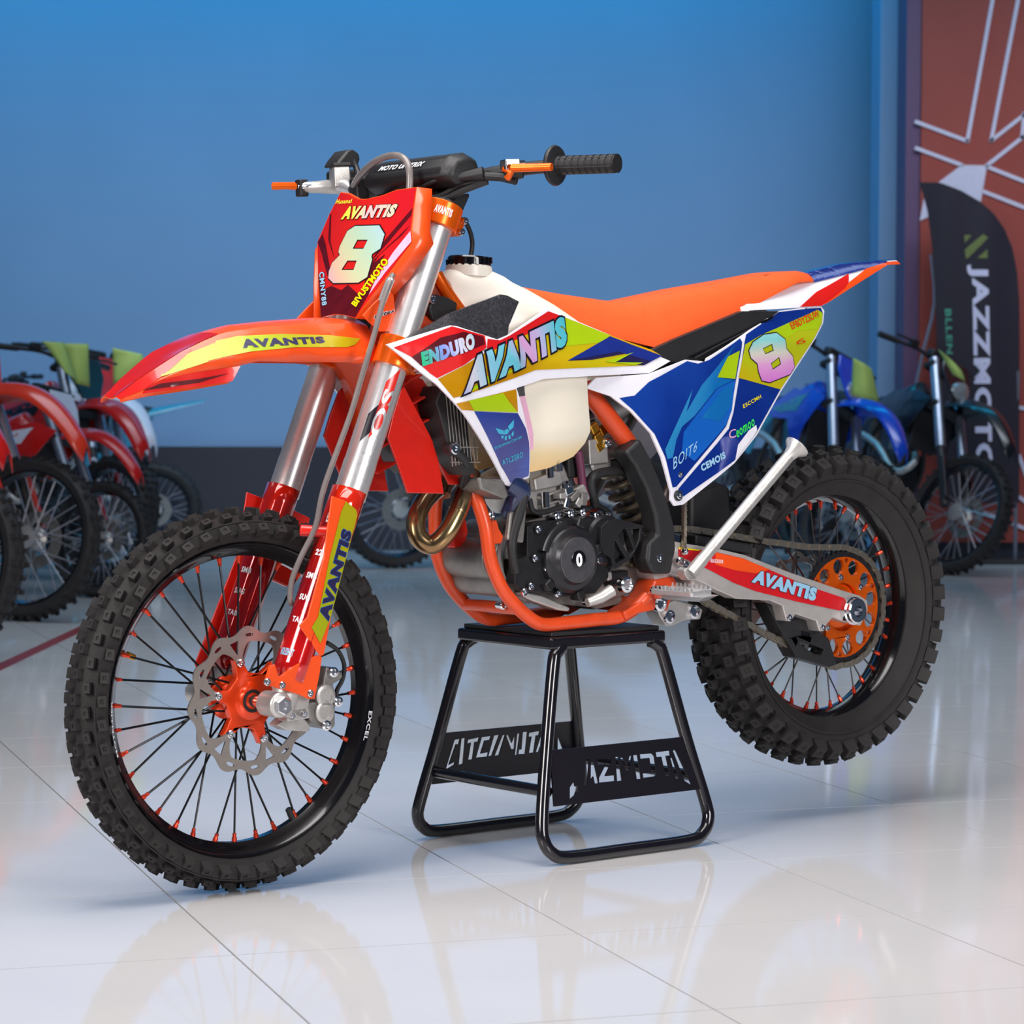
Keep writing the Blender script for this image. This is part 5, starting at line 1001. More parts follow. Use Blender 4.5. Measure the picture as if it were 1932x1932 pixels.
# swingarm
sa = [(-0.9677, 0.5499), (-1.0201, 0.537), (-1.1027, 0.5196), (-1.1816, 0.4984), (-1.3124, 0.4484), (-1.4635, 0.395), (-1.517, 0.3779), (-1.5426, 0.3636), (-1.5437, 0.3426), (-1.5188, 0.312), (-1.4651, 0.327), (-1.4334, 0.3394), (-1.4121, 0.3238), (-1.4024, 0.313), (-1.3919, 0.315), (-1.3841, 0.3376), (-1.3488, 0.3499), (-1.323, 0.3595), (-1.3075, 0.3457), (-1.2951, 0.3479), (-1.2851, 0.3812), (-1.2472, 0.3965), (-1.1513, 0.4108), (-1.0928, 0.4371), (-1.0449, 0.4602), (-0.9637, 0.483)]
saM = mat('satin_swingarm', (206, 198, 194), .38, metal=.55, noise=.06, bump=.1)
swg = MB().prism(sa, .084, .1175).build('swingarm', saM, bike, bevel=.005, segs=3); swg['label'] = 'silver swingarm with red lettered sticker'
MB().prism(sa, -.1175, -.084).build('swingarm_arm', saM, swg, bevel=.005)
MB().tube([(-.96, -.11, .49), (-.96, .11, .49)], .03, 20).build('swingarm_pivot', saM, swg); MB().box((-1.08, 0, .465), (.07, .2, .06)).build('swingarm_bridge', saM, swg, bevel=.01)
flat = lambda x, z: .1178
sticker([(-0.9956, 0.533), (-1.0973, 0.513), (-1.1762, 0.4917), (-1.3578, 0.4158), (-1.4722, 0.3764), (-1.4546, 0.352), (-1.3297, 0.3847), (-1.2076, 0.4203), (-1.1432, 0.4454), (-1.0803, 0.4773), (-0.9946, 0.5154)], flat, .0008).build('swingarm_sticker', mat('signal_red_print', (206, 22, 30), .28, coat=.6, noise=.05), swg)
sticker([(-1.0973, 0.5123), (-1.1761, 0.491), (-1.2509, 0.4611), (-1.2097, 0.4573), (-1.1497, 0.4701), (-1.0958, 0.4872)], flat, .0012).build('swingarm_sticker', ORANGE, swg)
sticker([(-0.9956, 0.533), (-1.0535, 0.522), (-1.0533, 0.5195), (-0.9954, 0.5295)], flat, .0013).build('swingarm_sticker', YEL, swg)
qd = [(-1.1976, 0.4411), (-1.3781, 0.3819), (-1.3869, 0.406), (-1.2131, 0.4635)]; text_on('AVANTIS', qd, flat, .0016, .105).build('swingarm_lettering', CHARCOAL, swg); text_on('AVANTIS', qd, flat, .0021, .075).build('swingarm_lettering', SKYINK, swg)
text_on('TRAXXON', [(-1.0788, 0.4933), (-1.1167, 0.4872), (-1.1171, 0.4951), (-1.0793, 0.5018)], flat, .0016, .02).build('swingarm_lettering', WHITEINK, swg)
for q in [(-1.3018, 0.118, 0.3546), (-1.4003, 0.118, 0.3222)]: bolt(q, (0, 1, 0), .007, .004).build('guide_bolt', CHROME, swg)
MB().lathe([(.118, .030), (.130, .030), (.132, .027), (.140, .027), (.142, .024), (.142, .012), (.112, .011), (.112, 0)], (-1.487, 0, .3485), (0, 1, 0), 36).build('axle_block', CHROME, swg, 25)
MB().tube([(-WB, -.13, RF), (-WB, .1, RF)], .0125, 18).build('rear_axle', CHROME, bike)
MB().prism([(-1.0621, 0.5505), (-1.2104, 0.5181), (-1.2225, 0.5059), (-1.2193, 0.4953), (-1.1592, 0.5085), (-1.0609, 0.5308)], .05, .10).build('chain_slider', BLACKM, bike, bevel=.004)
# rear hub, sprocket, disc, chain
rh = MB().lathe([(-.06, .02), (-.056, .048), (-.048, .05), (-.042, .036), (-.03, .04), (-.026, .052), (-.02, .052), (-.016, .032), (.016, .032), (.02, .052), (.026, .052), (.03, .044), (.045, .046), (.05, .058), (.058, .058), (.06, .05), (.066, .04), (.068, .02)], RA, (0, 1, 0), 40).build('rear_hub', ANOD, bike, 30)
SY = .066; ns = 50; rs_ = .1255
outer = []
for k in range(ns):
    for j, r_ in ((0, .1175), (.25, .1215), (.45, .127), (.55, .127), (.75, .1215)):
        a = 2*PI*(k+j)/ns; outer.append((RA[0]+math.sin(a)*r_, RA[2]+math.cos(a)*r_))
holes = []
def circ(cx, cz, r, n=20): return [(cx+math.sin(2*PI*i/n)*r, cz+math.cos(2*PI*i/n)*r) for i in range(n)]
for k in range(12):
    a = 2*PI*k/12+.1; holes.append(circ(RA[0]+math.sin(a)*.089, RA[2]+math.cos(a)*.089, .0165))
for k in range(12):
    if k % 2: a = 2*PI*(k+.5)/12+.1; holes.append(circ(RA[0]+math.sin(a)*.101, RA[2]+math.cos(a)*.101, .006, 10))
holes.append(circ(RA[0], RA[2], .052, 40))
spr = MB().prism([circ(RA[0], RA[2], .1085, 80)]+holes, SY-.004, SY+.005).build('rear_sprocket', ANOD, bike, bevel=.001)
MB().prism([outer, circ(RA[0], RA[2], .1085, 80)], SY-.0035, SY+.0035).build('sprocket_teeth', BLACKE, spr)
for k in range(6):
    a = 2*PI*k/6+.1; bolt((RA[0]+math.sin(a)*.066, SY+.005, RA[2]+math.cos(a)*.066), (0, 1, 0), .007, .005).build('sprocket_bolt', CHROME, spr)
wave_disc('rear_brake_disc', RA, -.062, .110, .092, 6, .06)
rcal = MB().box((-1.40, -.065, .40), (.09, .05, .05)).build('rear_caliper', ALUD, bike, bevel=.006)
# chain: path round front sprocket, upper run, rear sprocket, lower run
fs = Vector((-.868, .545)); rfs = .034; rc = Vector((RA[0], RA[2])); Rr = .1255
p_top = [Vector(p) for p in ((fs.x, fs.y+rfs), (-1.06, .566), (-1.25, .522), (-1.40, .492))]
path = []
up_pts = [(fs.x-.005, fs.y+rfs)]+[(-1.0683, 0.5616), (-1.1345, 0.5481), (-1.1943, 0.5352), (-1.265, 0.5192), (-1.3372, 0.5056), (-1.4158, 0.4897), (-1.4962, 0.481), (-1.5289, 0.4786)]
path = [Vector(p) for p in up_pts]
a_s = math.atan2(path[-1].x-rc.x, path[-1].y-rc.y)
lo_pts = [(-1.4816, 0.2227), (-1.4182, 0.2497), (-1.3558, 0.2801), (-1.3201, 0.3006), (-1.2743, 0.3218), (-1.2142, 0.3529), (-1.15, 0.386), (-1.0775, 0.4269)]
a_e = math.atan2(lo_pts[0][0]-rc.x, lo_pts[0][1]-rc.y)
if a_e > a_s: a_e -= 2*PI
for i in range(1, 30): a = a_s+(a_e-a_s)*i/30; path.append(Vector((rc.x+math.sin(a)*Rr, rc.y+math.cos(a)*Rr)))
path += [Vector(p) for p in lo_pts]+[Vector((fs.x-.03, fs.y-rfs+.002)), Vector((fs.x, fs.y-rfs))]
for i in range(1, 8): a = PI-PI*i/8; path.append(Vector((fs.x+math.sin(a)*rfs, fs.y+math.cos(a)*rfs)))
path.append(path[0].copy())
cum = [0]
for a, b in zip(path, path[1:]): cum.append(cum[-1]+(b-a).length)
pitch = .01588; nl = int(cum[-1]/pitch)
def on_path(s_):
    for i in range(len(cum)-1):
        if s_ <= cum[i+1]: t = (s_-cum[i])/max(1e-9, cum[i+1]-cum[i]); return path[i].lerp(path[i+1], t)
    return path[-1]
ro = MB()
for k in range(nl): q = on_path(k*cum[-1]/nl); ro.tube([(q.x, SY-.009, q.y), (q.x, SY+.009, q.y)], .0034, 6)
chn = ro.build('drive_chain', STEEL, bike); chn['label'] = 'steel roller chain'
def link_mesh(y_, ln_=.0155, h_=.0066):
    pts = [(math.cos(a)*h_+(ln_/2 if math.cos(a) > 0 else -ln_/2), math.sin(a)*h_*1.0) for a in [2*PI*(i+.5)/12 for i in range(12)]]
    pts = [(x, z*(.60 if abs(x) < ln_/2-.001 else 1)) for x, z in pts]; m_ = MB(); m_.prism(pts, y_-.0012, y_+.0012); m_.prism(pts, -y_-.0012, -y_+.0012); return m_
pr = [link_mesh(.0052), link_mesh(.0080)]; po = [None, None]
for k in range(nl):
    a = on_path(k*cum[-1]/nl); b = on_path((k+1)*cum[-1]/nl); c = (a+b)/2; an = math.atan2(b.y-a.y, b.x-a.x)
    m_ = Matrix.Translation((c.x, SY, c.y)) @ Matrix.Rotation(-an, 4, 'Y'); i = k % 2
    if po[i] is None: po[i] = pr[i].build('chain_link', STEEL, chn); po[i].matrix_local = m_
    else: copy_part(po[i], chn, m_)
# chain guide
cg = [[(-1.2696, 0.3869), (-1.3156, 0.3724), (-1.3348, 0.3404), (-1.3561, 0.3435), (-1.3932, 0.343), (-1.4112, 0.3296), (-1.4233, 0.3075), (-1.4521, 0.2908), (-1.4742, 0.2312), (-1.4512, 0.2284), (-1.3514, 0.2618), (-1.3247, 0.3024), (-1.298, 0.3391)], [(-1.3564, 0.3024), (-1.4373, 0.268), (-1.4286, 0.2578), (-1.4074, 0.2623), (-1.3687, 0.2859)]]
gde = MB().prism(cg, .045, .086).build('chain_guide', BLACKM, bike, bevel=.003)
for k in range(4): q = [(-1.3711, 0.3116)][0]; MB().box((q[0]-.007*k, .0865, q[1]-.002*k), (.004, .002, .010)).build('guide_slot', BLACK, gde)

# ------------------------------------------------------------------ work stand under the frame
SM = Matrix(((-math.cos(AZ), math.sin(AZ), 0, BO.x), (-math.sin(AZ), -math.cos(AZ), 0, BO.y), (0, 0, 1, 0), (0, 0, 0, 1)))
SC = Vector((-.785, -.045, 0))
stand = tag(empty('bike_stand', SM @ Matrix.Translation(SC)), 'black steel work stand with cut-out lettering under the enduro motorcycle', 'bike stand')
TUBEB = mat('black_stand_paint', (20, 16, 22), .18, coat=.6, noise=.1)
def S(x, y, z): return (x-SC.x, y-SC.y, z)
loop = [(-.672, .092, .412), (-.655, .096, .402), (-.643, .100, .378), (-.604, .125, .206), (-.577, .146, .085), (-.576, .154, .048), (-.594, .158, .024), (-.632, .160, .0135), (-.79, .160, .0130), (-.950, .160, .0135), (-.990, .158, .024), (-1.010, .154, .048), (-1.010, .146, .085), (-.978, .125, .206), (-.935, .100, .378), (-.923, .096, .402), (-.906, .092, .412)]
for s in (1, -1):
    pts = [(x-SC.x, (y-SC.y)*s, z) for x, y, z in loop]
    MB().tube(pts, .0128, 18, 4).build('leg_frame', TUBEB, stand)
MB().box((-.787-SC.x, 0, .4215), (.305, .295, .025)).build('top_plate', TUBEB, stand, bevel=.006, segs=3)
tp = MB().box((-.787-SC.x, 0, .4385), (.285, .275, .009))
tp.build('rubber_pad', BLACKM, stand, bevel=.002)
for x in (-.601, -.981): MB().tube([S(x, -.225, .14), S(x, .135, .14)], .0115, 16).build('cross_bar', TUBEB, stand)
PLATEM = mat('black_sheet_steel', (18, 14, 22), .35, noise=.1)
tilt = lambda x, y, z: (x-SC.x, .137-SC.y+y-(z-.165)*.19, z)
n_o = [(-0.6122, 0.2187), (-0.976, 0.2185), (-1.0102, 0.1122), (-0.6052, 0.1126)]
n_h = [[(-0.647, 0.1223), (-0.6508, 0.1452), (-0.6629, 0.1557), (-0.6643, 0.1456), (-0.6748, 0.1474), (-0.6735, 0.1349)], [(-0.684, 0.1389), (-0.6999, 0.1942), (-0.7091, 0.1945), (-0.6958, 0.1462)], [(-0.7118, 0.1882), (-0.7198, 0.1883), (-0.7254, 0.147), (-0.7157, 0.1465), (-0.7138, 0.1607), (-0.7059, 0.1537)],
       [(-0.7286, 0.1919), (-0.7665, 0.1929), (-0.7652, 0.1839), (-0.7444, 0.1588), (-0.769, 0.1584), (-0.7682, 0.1474), (-0.7267, 0.1476), (-0.728, 0.1568), (-0.7509, 0.1824), (-0.7287, 0.1819)], [(-0.7736, 0.1463), (-0.7768, 0.1931), (-0.7848, 0.1934), (-0.787, 0.1468)], [(-0.7894, 0.1904), (-0.7957, 0.1906), (-0.8057, 0.1739), (-0.8137, 0.1918), (-0.8205, 0.192), (-0.8094, 0.1652), (-0.8013, 0.1652)],
       [(-0.8237, 0.1927), (-0.8355, 0.1931), (-0.8377, 0.1459), (-0.8259, 0.1459)], [(-0.8419, 0.1933), (-0.873, 0.1929), (-0.88, 0.1866), (-0.8803, 0.1508), (-0.8734, 0.1473), (-0.8437, 0.1471), (-0.8431, 0.1556), (-0.8664, 0.156), (-0.8662, 0.1843), (-0.842, 0.1845)], [(-0.8845, 0.194), (-0.9229, 0.1944), (-0.923, 0.1849), (-0.9114, 0.1847), (-0.9159, 0.1461), (-0.9034, 0.1461), (-0.8984, 0.1844), (-0.8855, 0.1844)],
       [(-0.9313, 0.1938), (-0.9387, 0.1946), (-0.9713, 0.1218), (-0.9534, 0.1323), (-0.9495, 0.1415)], [(-0.9221, 0.1798), (-0.9277, 0.18), (-0.9393, 0.139), (-0.9299, 0.1377)]]
MB().prism([n_o]+n_h, -.0015, .0015, tilt).build('lettered_panel', PLATEM, stand)
tiltf = lambda x, y, z: (x-SC.x, -.227-SC.y+y+(z-.165)*.19, z)
f_o = [(2*SC.x-x, z) for x, z in n_o]
f_o = [(x, z) for x, z in n_o]
f_h = [[(-0.637, 0.1403), (-0.6508, 0.202), (-0.665, 0.203), (-0.6633, 0.1923), (-0.6562, 0.1922), (-0.644, 0.1502), (-0.6599, 0.1559), (-0.6577, 0.1491)], [(-0.6686, 0.2035), (-0.6783, 0.2041), (-0.6808, 0.1496), (-0.6697, 0.1481)], [(-0.6864, 0.1993), (-0.7155, 0.2024), (-0.7142, 0.1937), (-0.7052, 0.1934), (-0.7045, 0.1569), (-0.6933, 0.1567), (-0.6953, 0.1927), (-0.6855, 0.1913)],
       [(-0.7222, 0.2019), (-0.747, 0.2029), (-0.7448, 0.1949), (-0.7313, 0.1942), (-0.7246, 0.1672), (-0.7449, 0.1685), (-0.7441, 0.1597), (-0.7134, 0.1597)], [(-0.7547, 0.203), (-0.7688, 0.2038), (-0.7554, 0.1606), (-0.7459, 0.1595)], [(-0.7631, 0.1599), (-0.7774, 0.2021), (-0.7847, 0.2022), (-0.7745, 0.1598)], [(-0.7875, 0.2006), (-0.7925, 0.202), (-0.805, 0.1833), (-0.8113, 0.2024), (-0.8143, 0.1701), (-0.806, 0.1701)],
       [(-0.8168, 0.202), (-0.8242, 0.2025), (-0.8235, 0.1569), (-0.818, 0.1563)], [(-0.8316, 0.2045), (-0.8445, 0.2046), (-0.8457, 0.157), (-0.8272, 0.1577), (-0.8272, 0.1674), (-0.8341, 0.1675)], [(-0.8491, 0.2014), (-0.878, 0.2039), (-0.8771, 0.1947), (-0.8696, 0.1945), (-0.8689, 0.158), (-0.8559, 0.158), (-0.8575, 0.1936), (-0.8492, 0.1932)], [(-0.8745, 0.1583), (-0.8854, 0.2034), (-0.8967, 0.204), (-0.896, 0.1602), (-0.8885, 0.159), (-0.8875, 0.1698), (-0.8847, 0.169), (-0.8825, 0.1584)], [(-0.9297, 0.1901), (-0.9488, 0.1597), (-0.9346, 0.159)]]
MB().prism([f_o]+f_h, -.0015, .0015, tiltf).build('lettered_panel', PLATEM, stand)

# ------------------------------------------------------------------ parked motorcycles in the background
SPOKEB = mat('bright_spoke', (170, 168, 176), .3, metal=.7, noise=.05)
SEATB = mat('black_seat', (24, 24, 30), .6, noise=.1)
SHINY = mat('shiny_fork', (150, 158, 174), .34, metal=.8, noise=.05)
WL = {}
def bg_bike(label, group, contact, head, steer, body, trim, fork=SHINY, mask=None, name='parked_motorcycle', scale=1.0, lean=8):
    """body: main plastic, trim: second colour; head: direction the bike faces (world angle of its +x)"""
    M0 = Matrix.Translation(Vector(contact)) @ Matrix.Rotation(head, 4, 'Z') @ Matrix.Rotation(-math.radians(lean), 4, 'X') @ Matrix.Scale(scale, 4)
    # put the front contact patch on 'contact': steering turns about the head axis
    root = tag(empty(name, M0), label, 'motorcycle', group)
    hx = lambda z: -.0435-.481*(z-.38)
    piv = Vector((hx(1.0)-.04, 0, 1.0)); ax_ = Vector((-.481, 0, 1)).normalized()
    ST = Matrix.Translation(piv) @ Matrix.Rotation(steer, 4, ax_) @ Matrix.Translation(-piv)
    parts = []
    def put(mb, nm, m_, front=False, **k):
        o = mb.build(nm, m_, root, **k)
        if front: o.matrix_local = ST
        return o
    R1_, R2_ = .347, .335
    for nm, ax, R, lip, half, fr in (('front_tyre', (0, 0, .347), R1_, .287, .045, True), ('rear_tyre', (-1.45, 0, .335), R2_, .25, .062, False)):
        if nm not in WL:
            mb = MB(); mb.lathe([(-half*.6, lip-.01), (-half, lip+.02), (-half*1.02, (lip+R)/2), (-half*.8, R-.022), (-half*.3, R-.012), (half*.3, R-.012), (half*.8, R-.022), (half*1.02, (lip+R)/2), (half, lip+.02), (half*.6, lip-.01)], ax, (0, 1, 0), 48, True)
            for k in range(44):
                a = 2*PI*k/44
                for y in ((-.7, .0, .7) if k % 2 else (-.4, .4)):
                    mb.box((ax[0]+math.sin(a)*(R-.012), y*half, ax[2]+math.cos(a)*(R-.012)), (.02, half*.4, .022), Matrix.Rotation(a, 3, 'Y'), .8)
            rm = MB().lathe([(-half*.7, lip), (-half*.7, lip-.012), (0, lip-.026), (half*.7, lip-.012), (half*.7, lip), (0, lip-.006)], ax, (0, 1, 0), 48, True)
            sp_ = MB()
            for k in range(32):
                sd_ = 1 if k % 2 else -1; dr = 1 if (k//2) % 2 else -1; a = 2*PI*k/32; ah = a+.7*dr
                sp_.tube([(ax[0]+math.sin(ah)*.045, sd_*.03, ax[2]+math.cos(ah)*.045), (ax[0]+math.sin(a)*(lip-.02), 0, ax[2]+math.cos(a)*(lip-.02))], .0028, 5)
            hb = MB().lathe([(-.05, .02), (-.045, .05), (-.03, .03), (.03, .03), (.045, .05), (.05, .02)], ax, (0, 1, 0), 24)
            dsk = MB().lathe([(-.002, .07), (-.002, .12), (.002, .12), (.002, .07)], (ax[0], .05, ax[2]), (0, 1, 0), 36, True)
            WL[nm] = [(x.build(n_, m_, root)) for x, n_, m_ in ((mb, nm, RUBBER), (rm, nm.replace('tyre', 'rim'), BLACK), (sp_, nm.replace('tyre', 'spokes'), SPOKEB), (hb, nm.replace('tyre', 'hub'), ALU), (dsk, nm.replace('tyre', 'brake_disc'), ALUD))]
            obs = WL[nm]
        else: obs = [copy_part(o, root) for o in WL[nm]]
        for o in obs:
            o.matrix_local = ST if fr else Matrix.Identity(4)
    for s in (1, -1):
        y = .1*s; fp = lambda z: (hx(z), y, z)
        put(MB().tube([fp(.69), fp(1.2)], .029, 16), 'fork_tube', fork, True)
        put(MB().tube([fp(.36), fp(.69)], .025, 16), 'fork_slider', BLACKM, True)
        put(MB().box((hx(.52)+.03, y+.02*s, .52), (.02, .03, .26), Matrix.Rotation(-.45, 3, 'Y')), 'fork_guard', body, True, bevel=.005)
        put(MB().tube([(-.585, .27*s, 1.235), (-.63, .39*s, 1.23)], .018, 14), 'grip', BLACKM, True)
        put(MB().tube([(-.52, .20*s, 1.245), (-.50, .26*s, 1.25), (-.52, .36*s, 1.245)], .007, 8), 'hand_lever', BLACKM, True)
        put(MB().box((-.53, .2*s, 1.25), (.04, .06, .05)), 'control_block', BLACKM, True, bevel=.008)
        so_ = [(-.27, .97), (-.42, 1.02), (-.52, 1.0), (-.66, 1.03), (-.86, .95), (-.96, .91), (-.90, .86), (-.60, .84), (-.58, .70), (-.53, .69), (-.38, .84)]
        put(panel(so_, f_shroud, .006, .06), 'radiator_shroud', body, mirror=(s < 0))
        sd2 = [(-.42, .985), (-.56, .965), (-.72, .93), (-.88, .91), (-.72, .88), (-.50, .885)]
        put(sticker(sd2, f_shroud, .002, .06), 'shroud_sticker', trim, mirror=(s < 0))
        so_ = [(-.82, .86), (-.95, .90), (-1.15, .95), (-1.44, .99), (-1.42, .93), (-1.25, .74), (-1.02, .64), (-.99, .64), (-.95, .75)]
        put(panel(so_, f_side, .006, .06), 'side_panel', trim, mirror=(s < 0))
        put(MB().tube([(-.5, .03*s, .72), (-.54, .08*s, .6), (-.6, .085*s, .45), (-.7, .085*s, .40), (-.86, .09*s, .40), (-.93, .1*s, .48), (-.92, .1*s, .65), (-.8, .08*s, .86)], .014, 10, 3), 'frame_tube', BLACKM)
        put(MB().tube([(-.93, .1*s, .48), (-1.2, .1*s, .42), (-1.45, .11*s, .335)], [.03, .026, .022], 12), 'swingarm', ALU)
    put(MB().tube([(-.63, -.39, 1.23), (-.585, -.27, 1.235), (-.53, -.16, 1.235), (-.50, -.06, 1.215), (-.50, .06, 1.215), (-.53, .16, 1.235), (-.585, .27, 1.235), (-.63, .39, 1.23)], .0115, 12, 3), 'handlebar', BLACKM, True)
    put(MB().box((-.49, 0, 1.24), (.06, .2, .05)), 'bar_pad', BLACKM, True, bevel=.015)
    for z in (1.16, .93): put(MB().box((hx(z)-.02, 0, z), (.08, .27, .035), Matrix.Rotation(-.45, 3, 'Y')), 'triple_clamp', BLACKM, True, bevel=.01)
    fv_ = []; xs_ = lin_space(-.30, .25, 14)
    for x in xs_:
        t = (x+.30)/.55; wd_ = .05+.045*math.sin(min(1, (1-t)*1.7)*PI/2)-.02*(t > .97); zc = .975+.045*math.sin((t*.9+.1)*PI*.8)-.27*t*t*t
        for j in range(9):
            u_ = -1+j/4; fv_.append((x, u_*wd_, zc-.05*abs(u_)**2.5-.015*(abs(u_) > .7)))
    put(MB().add(fv_, [(i*9+j, i*9+j+1, (i+1)*9+j+1, (i+1)*9+j) for i in range(13) for j in range(8)]), 'front_fender', body, True, solid=.004)
    pf = [(-.11, 1.22), (.11, 1.22), (.125, 1.13), (.06, .99), (-.06, .99), (-.125, 1.13)]
    put(MB().prism(pf, 0, .02, lambda a, y, b: (f_plate(a, b)-.02+y, a, b)), 'headlight_mask' if mask else 'number_plate', mask or trim, True, bevel=.008)
    if mask: put(MB().lathe([(-.02, .062), (.012, .062), (.018, .05), (.02, 0)], (-.265, 0, 1.04), (1, 0, 0), 28), 'headlight', mat('headlight_glass', (190, 196, 200), .08, metal=.6, noise=.2, scale=60), True)
    put(profile_body(lin_space(-.84, -.53, 10), lambda x: tab([(-.84, 1.0), (-.7, 1.06), (-.6, 1.10), (-.53, 1.02)], x), lambda x: .86, lambda x: tab([(-.84, .11), (-.65, .12), (-.53, .06)], x), 2.6, 2), 'fuel_tank', body)
    put(profile_body(lin_space(-1.48, -.66, 20), lambda x: tab([(-1.48, 1.03), (-1.40, 1.05), (-1.0, 1.0), (-.8, 1.02), (-.66, 1.07)], x), lambda x: tab([(-1.48, 1.0), (-1.2, .96), (-.95, .93), (-.8, .97), (-.66, 1.04)], x), lambda x: tab([(-1.48, .05), (-1.4, .085), (-1.0, .095), (-.66, .055)], x), 4, 1.5), 'seat', SEATB)
    put(profile_body(lin_space(-1.80, -1.22, 14), lambda x: tab([(-1.80, 1.10), (-1.5, 1.05), (-1.22, .99)], x), lambda x: tab([(-1.80, 1.085), (-1.5, 1.0), (-1.22, .93)], x), lambda x: tab([(-1.8, .04), (-1.5, .085), (-1.22, .09)], x), 4, 1.3), 'rear_fender', body)
    put(MB().box((-.70, 0, .56), (.30, .19, .26)), 'engine', BLACKE, bevel=.04, segs=3)
    put(MB().box((-.66, 0, .74), (.13, .14, .22)), 'cylinder', ALUD, bevel=.02)
    put(MB().lathe([(-.13, .06), (-.125, .07), (.125, .07), (.13, .06), (.13, 0)], (-.70, 0, .53), (0, 1, 0), 28), 'engine_cover', BLACKE)
    put(MB().tube([(-.55, -.02, .72), (-.46, -.04, .62), (-.55, -.10, .55), (-.75, -.12, .70), (-1.0, -.13, .78), (-1.02, -.14, .79), (-1.36, -.14, .88)], [.02, .02, .02, .02, .022, .045, .045], 14, 3), 'exhaust', ALU)
    put(MB().tube([(-1.0, .06, .50), (-1.0, .0, .9)], .035, 14), 'shock', ALUD)
    put(MB().tube([(-.90, .16, .42), (-.88, .24, .018+.24*math.tan(math.radians(lean)))], .011, 10), 'side_stand', ALUD)
    put(MB().box((-.43, 0, .80), (.04, .26, .22)), 'radiator', BLACKM, bevel=.004)
    return root
BGRED = mat('showroom_red_plastic', (196, 26, 22), .25, coat=.5, noise=.05); BGWHITE = mat('showroom_white_plastic', (214, 216, 230), .3, coat=.3, noise=.03)
BGBLUE = mat('showroom_blue_plastic', (18, 72, 200), .25, coat=.5, noise=.08); BGTEAL = mat('showroom_teal_plastic', (40, 132, 160), .3, coat=.3, noise=.1)
BGBLK = mat('showroom_black_plastic', (22, 22, 28), .3, coat=.4, noise=.1); BGORG = mat('showroom_orange_red_plastic', (206, 52, 28), .25, coat=.5, noise=.05)
gl = 'motorcycles parked in a row by the wall'
def off(contact, head): return contact
hl = math.radians(-25)
bg_bike('red parked dirt bike at the near end of the row, cut by the frame', gl, (-2.02, 9.15, 0), hl, 0, BGRED, BGWHITE)
bg_bike('bright red parked dirt bike with spoked wheel beside the red floor tape', gl, (-2.03, 10.9, 0), hl, 0, BGORG, BGRED)
bg_bike('small red parked dirt bike with a small front wheel between two larger red ones', gl, (-1.95, 12.3, 0), hl, 0, BGRED, BGWHITE, scale=.80)
bg_bike('dark red parked dirt bike with green sheets on its handlebar', gl, (-2.05, 13.1, 0), math.radians(-42), 0, BGRED, BGBLK, scale=.95)
bg_bike('white parked dirt bike with white front fender behind the red ones', gl, (-2.12, 13.9, 0), math.radians(-48), 0, BGWHITE, BGRED, scale=.97)
bg_bike('teal parked dirt bike with a black seat, its tail by the dark wall base', gl, (-3.42, 15.8, 0), math.radians(183), 0, BGTEAL, BGTEAL, scale=.87, lean=4)
bg_bike('black parked dirt bike half hidden behind the enduro motorcycle engine', gl, (-.66, 14.8, 0), math.radians(205), 0, BGBLK, BGBLK)
gr_ = 'motorcycles parked beside the flag'
bg_bike('blue parked dirt bike with headlight and green sheet', gr_, (1.74, 14.1, 0), math.radians(-66), math.radians(16), BGBLUE, BGTEAL, mask=BGBLUE, lean=14)
bg_bike('black parked dirt bike standing in front of the feather flag', gr_, (2.38, 14.4, 0), math.radians(-64), math.radians(15), BGBLK, BGBLK, mask=BGBLK, lean=14)
PAPER = mat('lime_paper', (170, 196, 104), .7, noise=.06, scale=12)
def sheet(label, q, depth, bend=.03, parent=None):
    """q: four corners in world x,z (tl, tr, br, bl) at distance depth"""
    n = 8; v = []
    for i in range(n+1):
        for j in range(n+1):
            s_, t = j/n, i/n; p = bil([Vector(q[3]), Vector(q[2]), Vector(q[1]), Vector(q[0])], s_, 1-t)
            v.append((p.x, depth-bend*math.sin(s_*PI)+.05*(s_-.5)+.01*math.sin(5*t+3*s_), p.z))
    o = MB().add(v, [(i*(n+1)+j, i*(n+1)+j+1, (i+1)*(n+1)+j+1, (i+1)*(n+1)+j) for i in range(n) for j in range(n)]).build('paper_sheet', PAPER, solid=.0015); return tag(o, label, 'paper', 'green sheets hung on the parked bikes')
sheet('pale green paper sheet hung over the dark red bike handlebar', [(-2.2636, 13.22, 1.2168), (-2.1374, 13.22, 1.2154), (-2.1347, 13.22, 0.999), (-2.1973, 13.22, 1.0186)], 13.22)
sheet('green paper sheet folded round the mask of the dark red bike', [(-2.3176, 12.95, 1.2189), (-2.2173, 12.95, 1.2145), (-2.1524, 12.95, 1.0252), (-2.2059, 12.95, 1.0736)], 12.95)
sheet('square pale green paper sheet hanging from the white bike handlebar', [(-2.1527, 14.15, 1.2195), (-1.9953, 14.15, 1.1852), (-1.9794, 14.15, 1.0949), (-2.1443, 14.15, 1.0219)], 14.15)
sheet('crumpled green paper sheet draped over the blue bike headlight', [(1.8236, 14.1, 1.1819), (1.9297, 14.1, 1.1231), (1.9743, 14.1, 0.942), (1.8155, 14.1, 0.9825)], 14.1, .06)
sheet('green paper sheet leaning on the black bike mask', [(2.3301, 14.4, 1.2354), (2.4636, 14.4, 1.1224), (2.487, 14.4, 1.0569), (2.4091, 14.4, 1.097)], 14.4, .05)

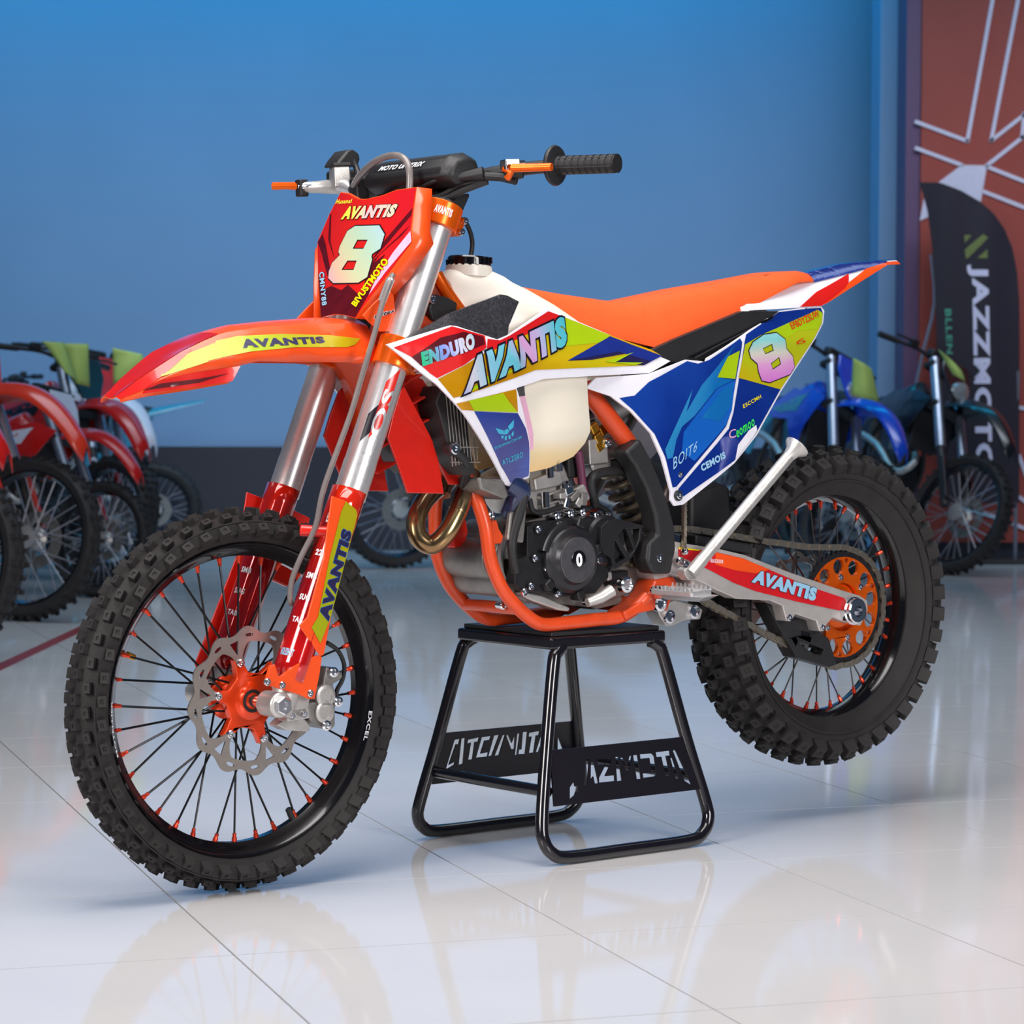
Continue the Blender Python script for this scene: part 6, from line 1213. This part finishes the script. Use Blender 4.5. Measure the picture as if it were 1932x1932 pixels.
# ------------------------------------------------------------------ feather flag
FD = 15.55
flag = tag(empty('feather_flag', Matrix.Translation((2.75, FD, 0))), 'tall black feather flag with white vertical lettering before the terracotta wall', 'flag')
CLOTH = mat('black_flag_cloth', (20, 16, 34), .7, noise=.1)
fo = [(2.3972, 15.55, 2.2546), (2.514, 15.55, 2.2495), (2.6449, 15.55, 2.2015), (2.7533, 15.55, 2.1398), (2.8392, 15.55, 2.0668), (2.9083, 15.55, 1.9766), (2.9549, 15.55, 1.8694), (2.985, 15.55, 1.7224), (2.9982, 15.55, 1.5639), (3.0019, 15.55, 1.3372), (3.0028, 15.55, 1.0648), (3.0045, 15.55, 0.7238), (3.0065, 15.55, 0.3618), (2.756, 15.55, 0.3584), (2.5453, 15.55, 0.3552), (2.5267, 15.55, 0.7217), (2.5174, 15.55, 1.0626), (2.5093, 15.55, 1.2896), (2.4978, 15.55, 1.6296), (2.4784, 15.55, 1.8559), (2.4477, 15.55, 2.0819), (2.4241, 15.55, 2.1722)]
fo = [(a-2.75, c) for a, b, c in fo]
wav = lambda x, z: .02*math.sin(x*9+z*1.2)+.008*math.sin(x*23)
fm = panel(fo, lambda x, z: -wav(x, z), -.004, .08); fm.build('flag_cloth', CLOTH, flag, 60)
fsurf = lambda x, z: -wav(x, z)
def flag_text(s, q, m_, of=.05):
    q = [(a-2.75, c) for a, b, c in q]; text_on(s, q, fsurf, -.003, of).build('flag_lettering', m_, flag)
FW_ = mat('flag_white_print', (196, 196, 222), .6, noise=.03)
flag_text('JAZZMOTO', [(2.6812, 15.55, 1.7663), (2.7197, 15.55, 0.5446), (2.8422, 15.55, 0.5451), (2.8034, 15.55, 1.7669)], FW_, .04)
flag_text('BLLEN', [(2.5524, 15.55, 1.5063), (2.5678, 15.55, 1.2403), (2.6023, 15.55, 1.2405), (2.59, 15.55, 1.5064)], mat('flag_green_print', (60, 140, 120), .6), .03)
OLIVE = mat('flag_olive_print', (96, 110, 56), .6)
for q in ([(2.6719, 15.55, 1.8059), (2.6668, 15.55, 1.8568), (2.7725, 15.55, 1.9477), (2.8033, 15.55, 1.9275), (2.6855, 15.55, 1.8059)], [(2.6625, 15.55, 1.9416), (2.7067, 15.55, 1.9418), (2.6652, 15.55, 1.8952)], [(2.74, 15.55, 1.8062), (2.7995, 15.55, 1.8596), (2.8001, 15.55, 1.8065)]):
    sticker([(a-2.75, c) for a, b, c in q], fsurf, -.003, .05).build('flag_emblem', OLIVE, flag)
q = [Vector(p) for p in [(2.4739, 15.57, 1.8291), (2.4988, 15.57, 1.5475), (2.4328, 15.57, 1.2496), (2.3879, 15.57, 1.0297), (2.3073, 15.57, 0.6052), (2.2566, 15.57, 0.3217)]]
MB().tube([(p.x-2.75, .03, p.z) for p in q]+[(q[-1].x-2.75-.04, .03, .02)], .010, 10, 3).build('flag_pole', SHINY, flag)
q = [Vector(p) for p in [(2.9955, 15.55, 1.142), (2.9902, 15.55, 0.5144)]]
MB().tube([(q[0].x-2.75, .02, q[0].z), (q[1].x-2.75, .02, q[1].z), (q[1].x-2.75, .02, .02)], .012, 10).build('flag_pole', SHINY, flag)
MB().box((.1, .03, .012), (.95, .3, .024)).build('flag_base', BLACKM, flag, bevel=.004)
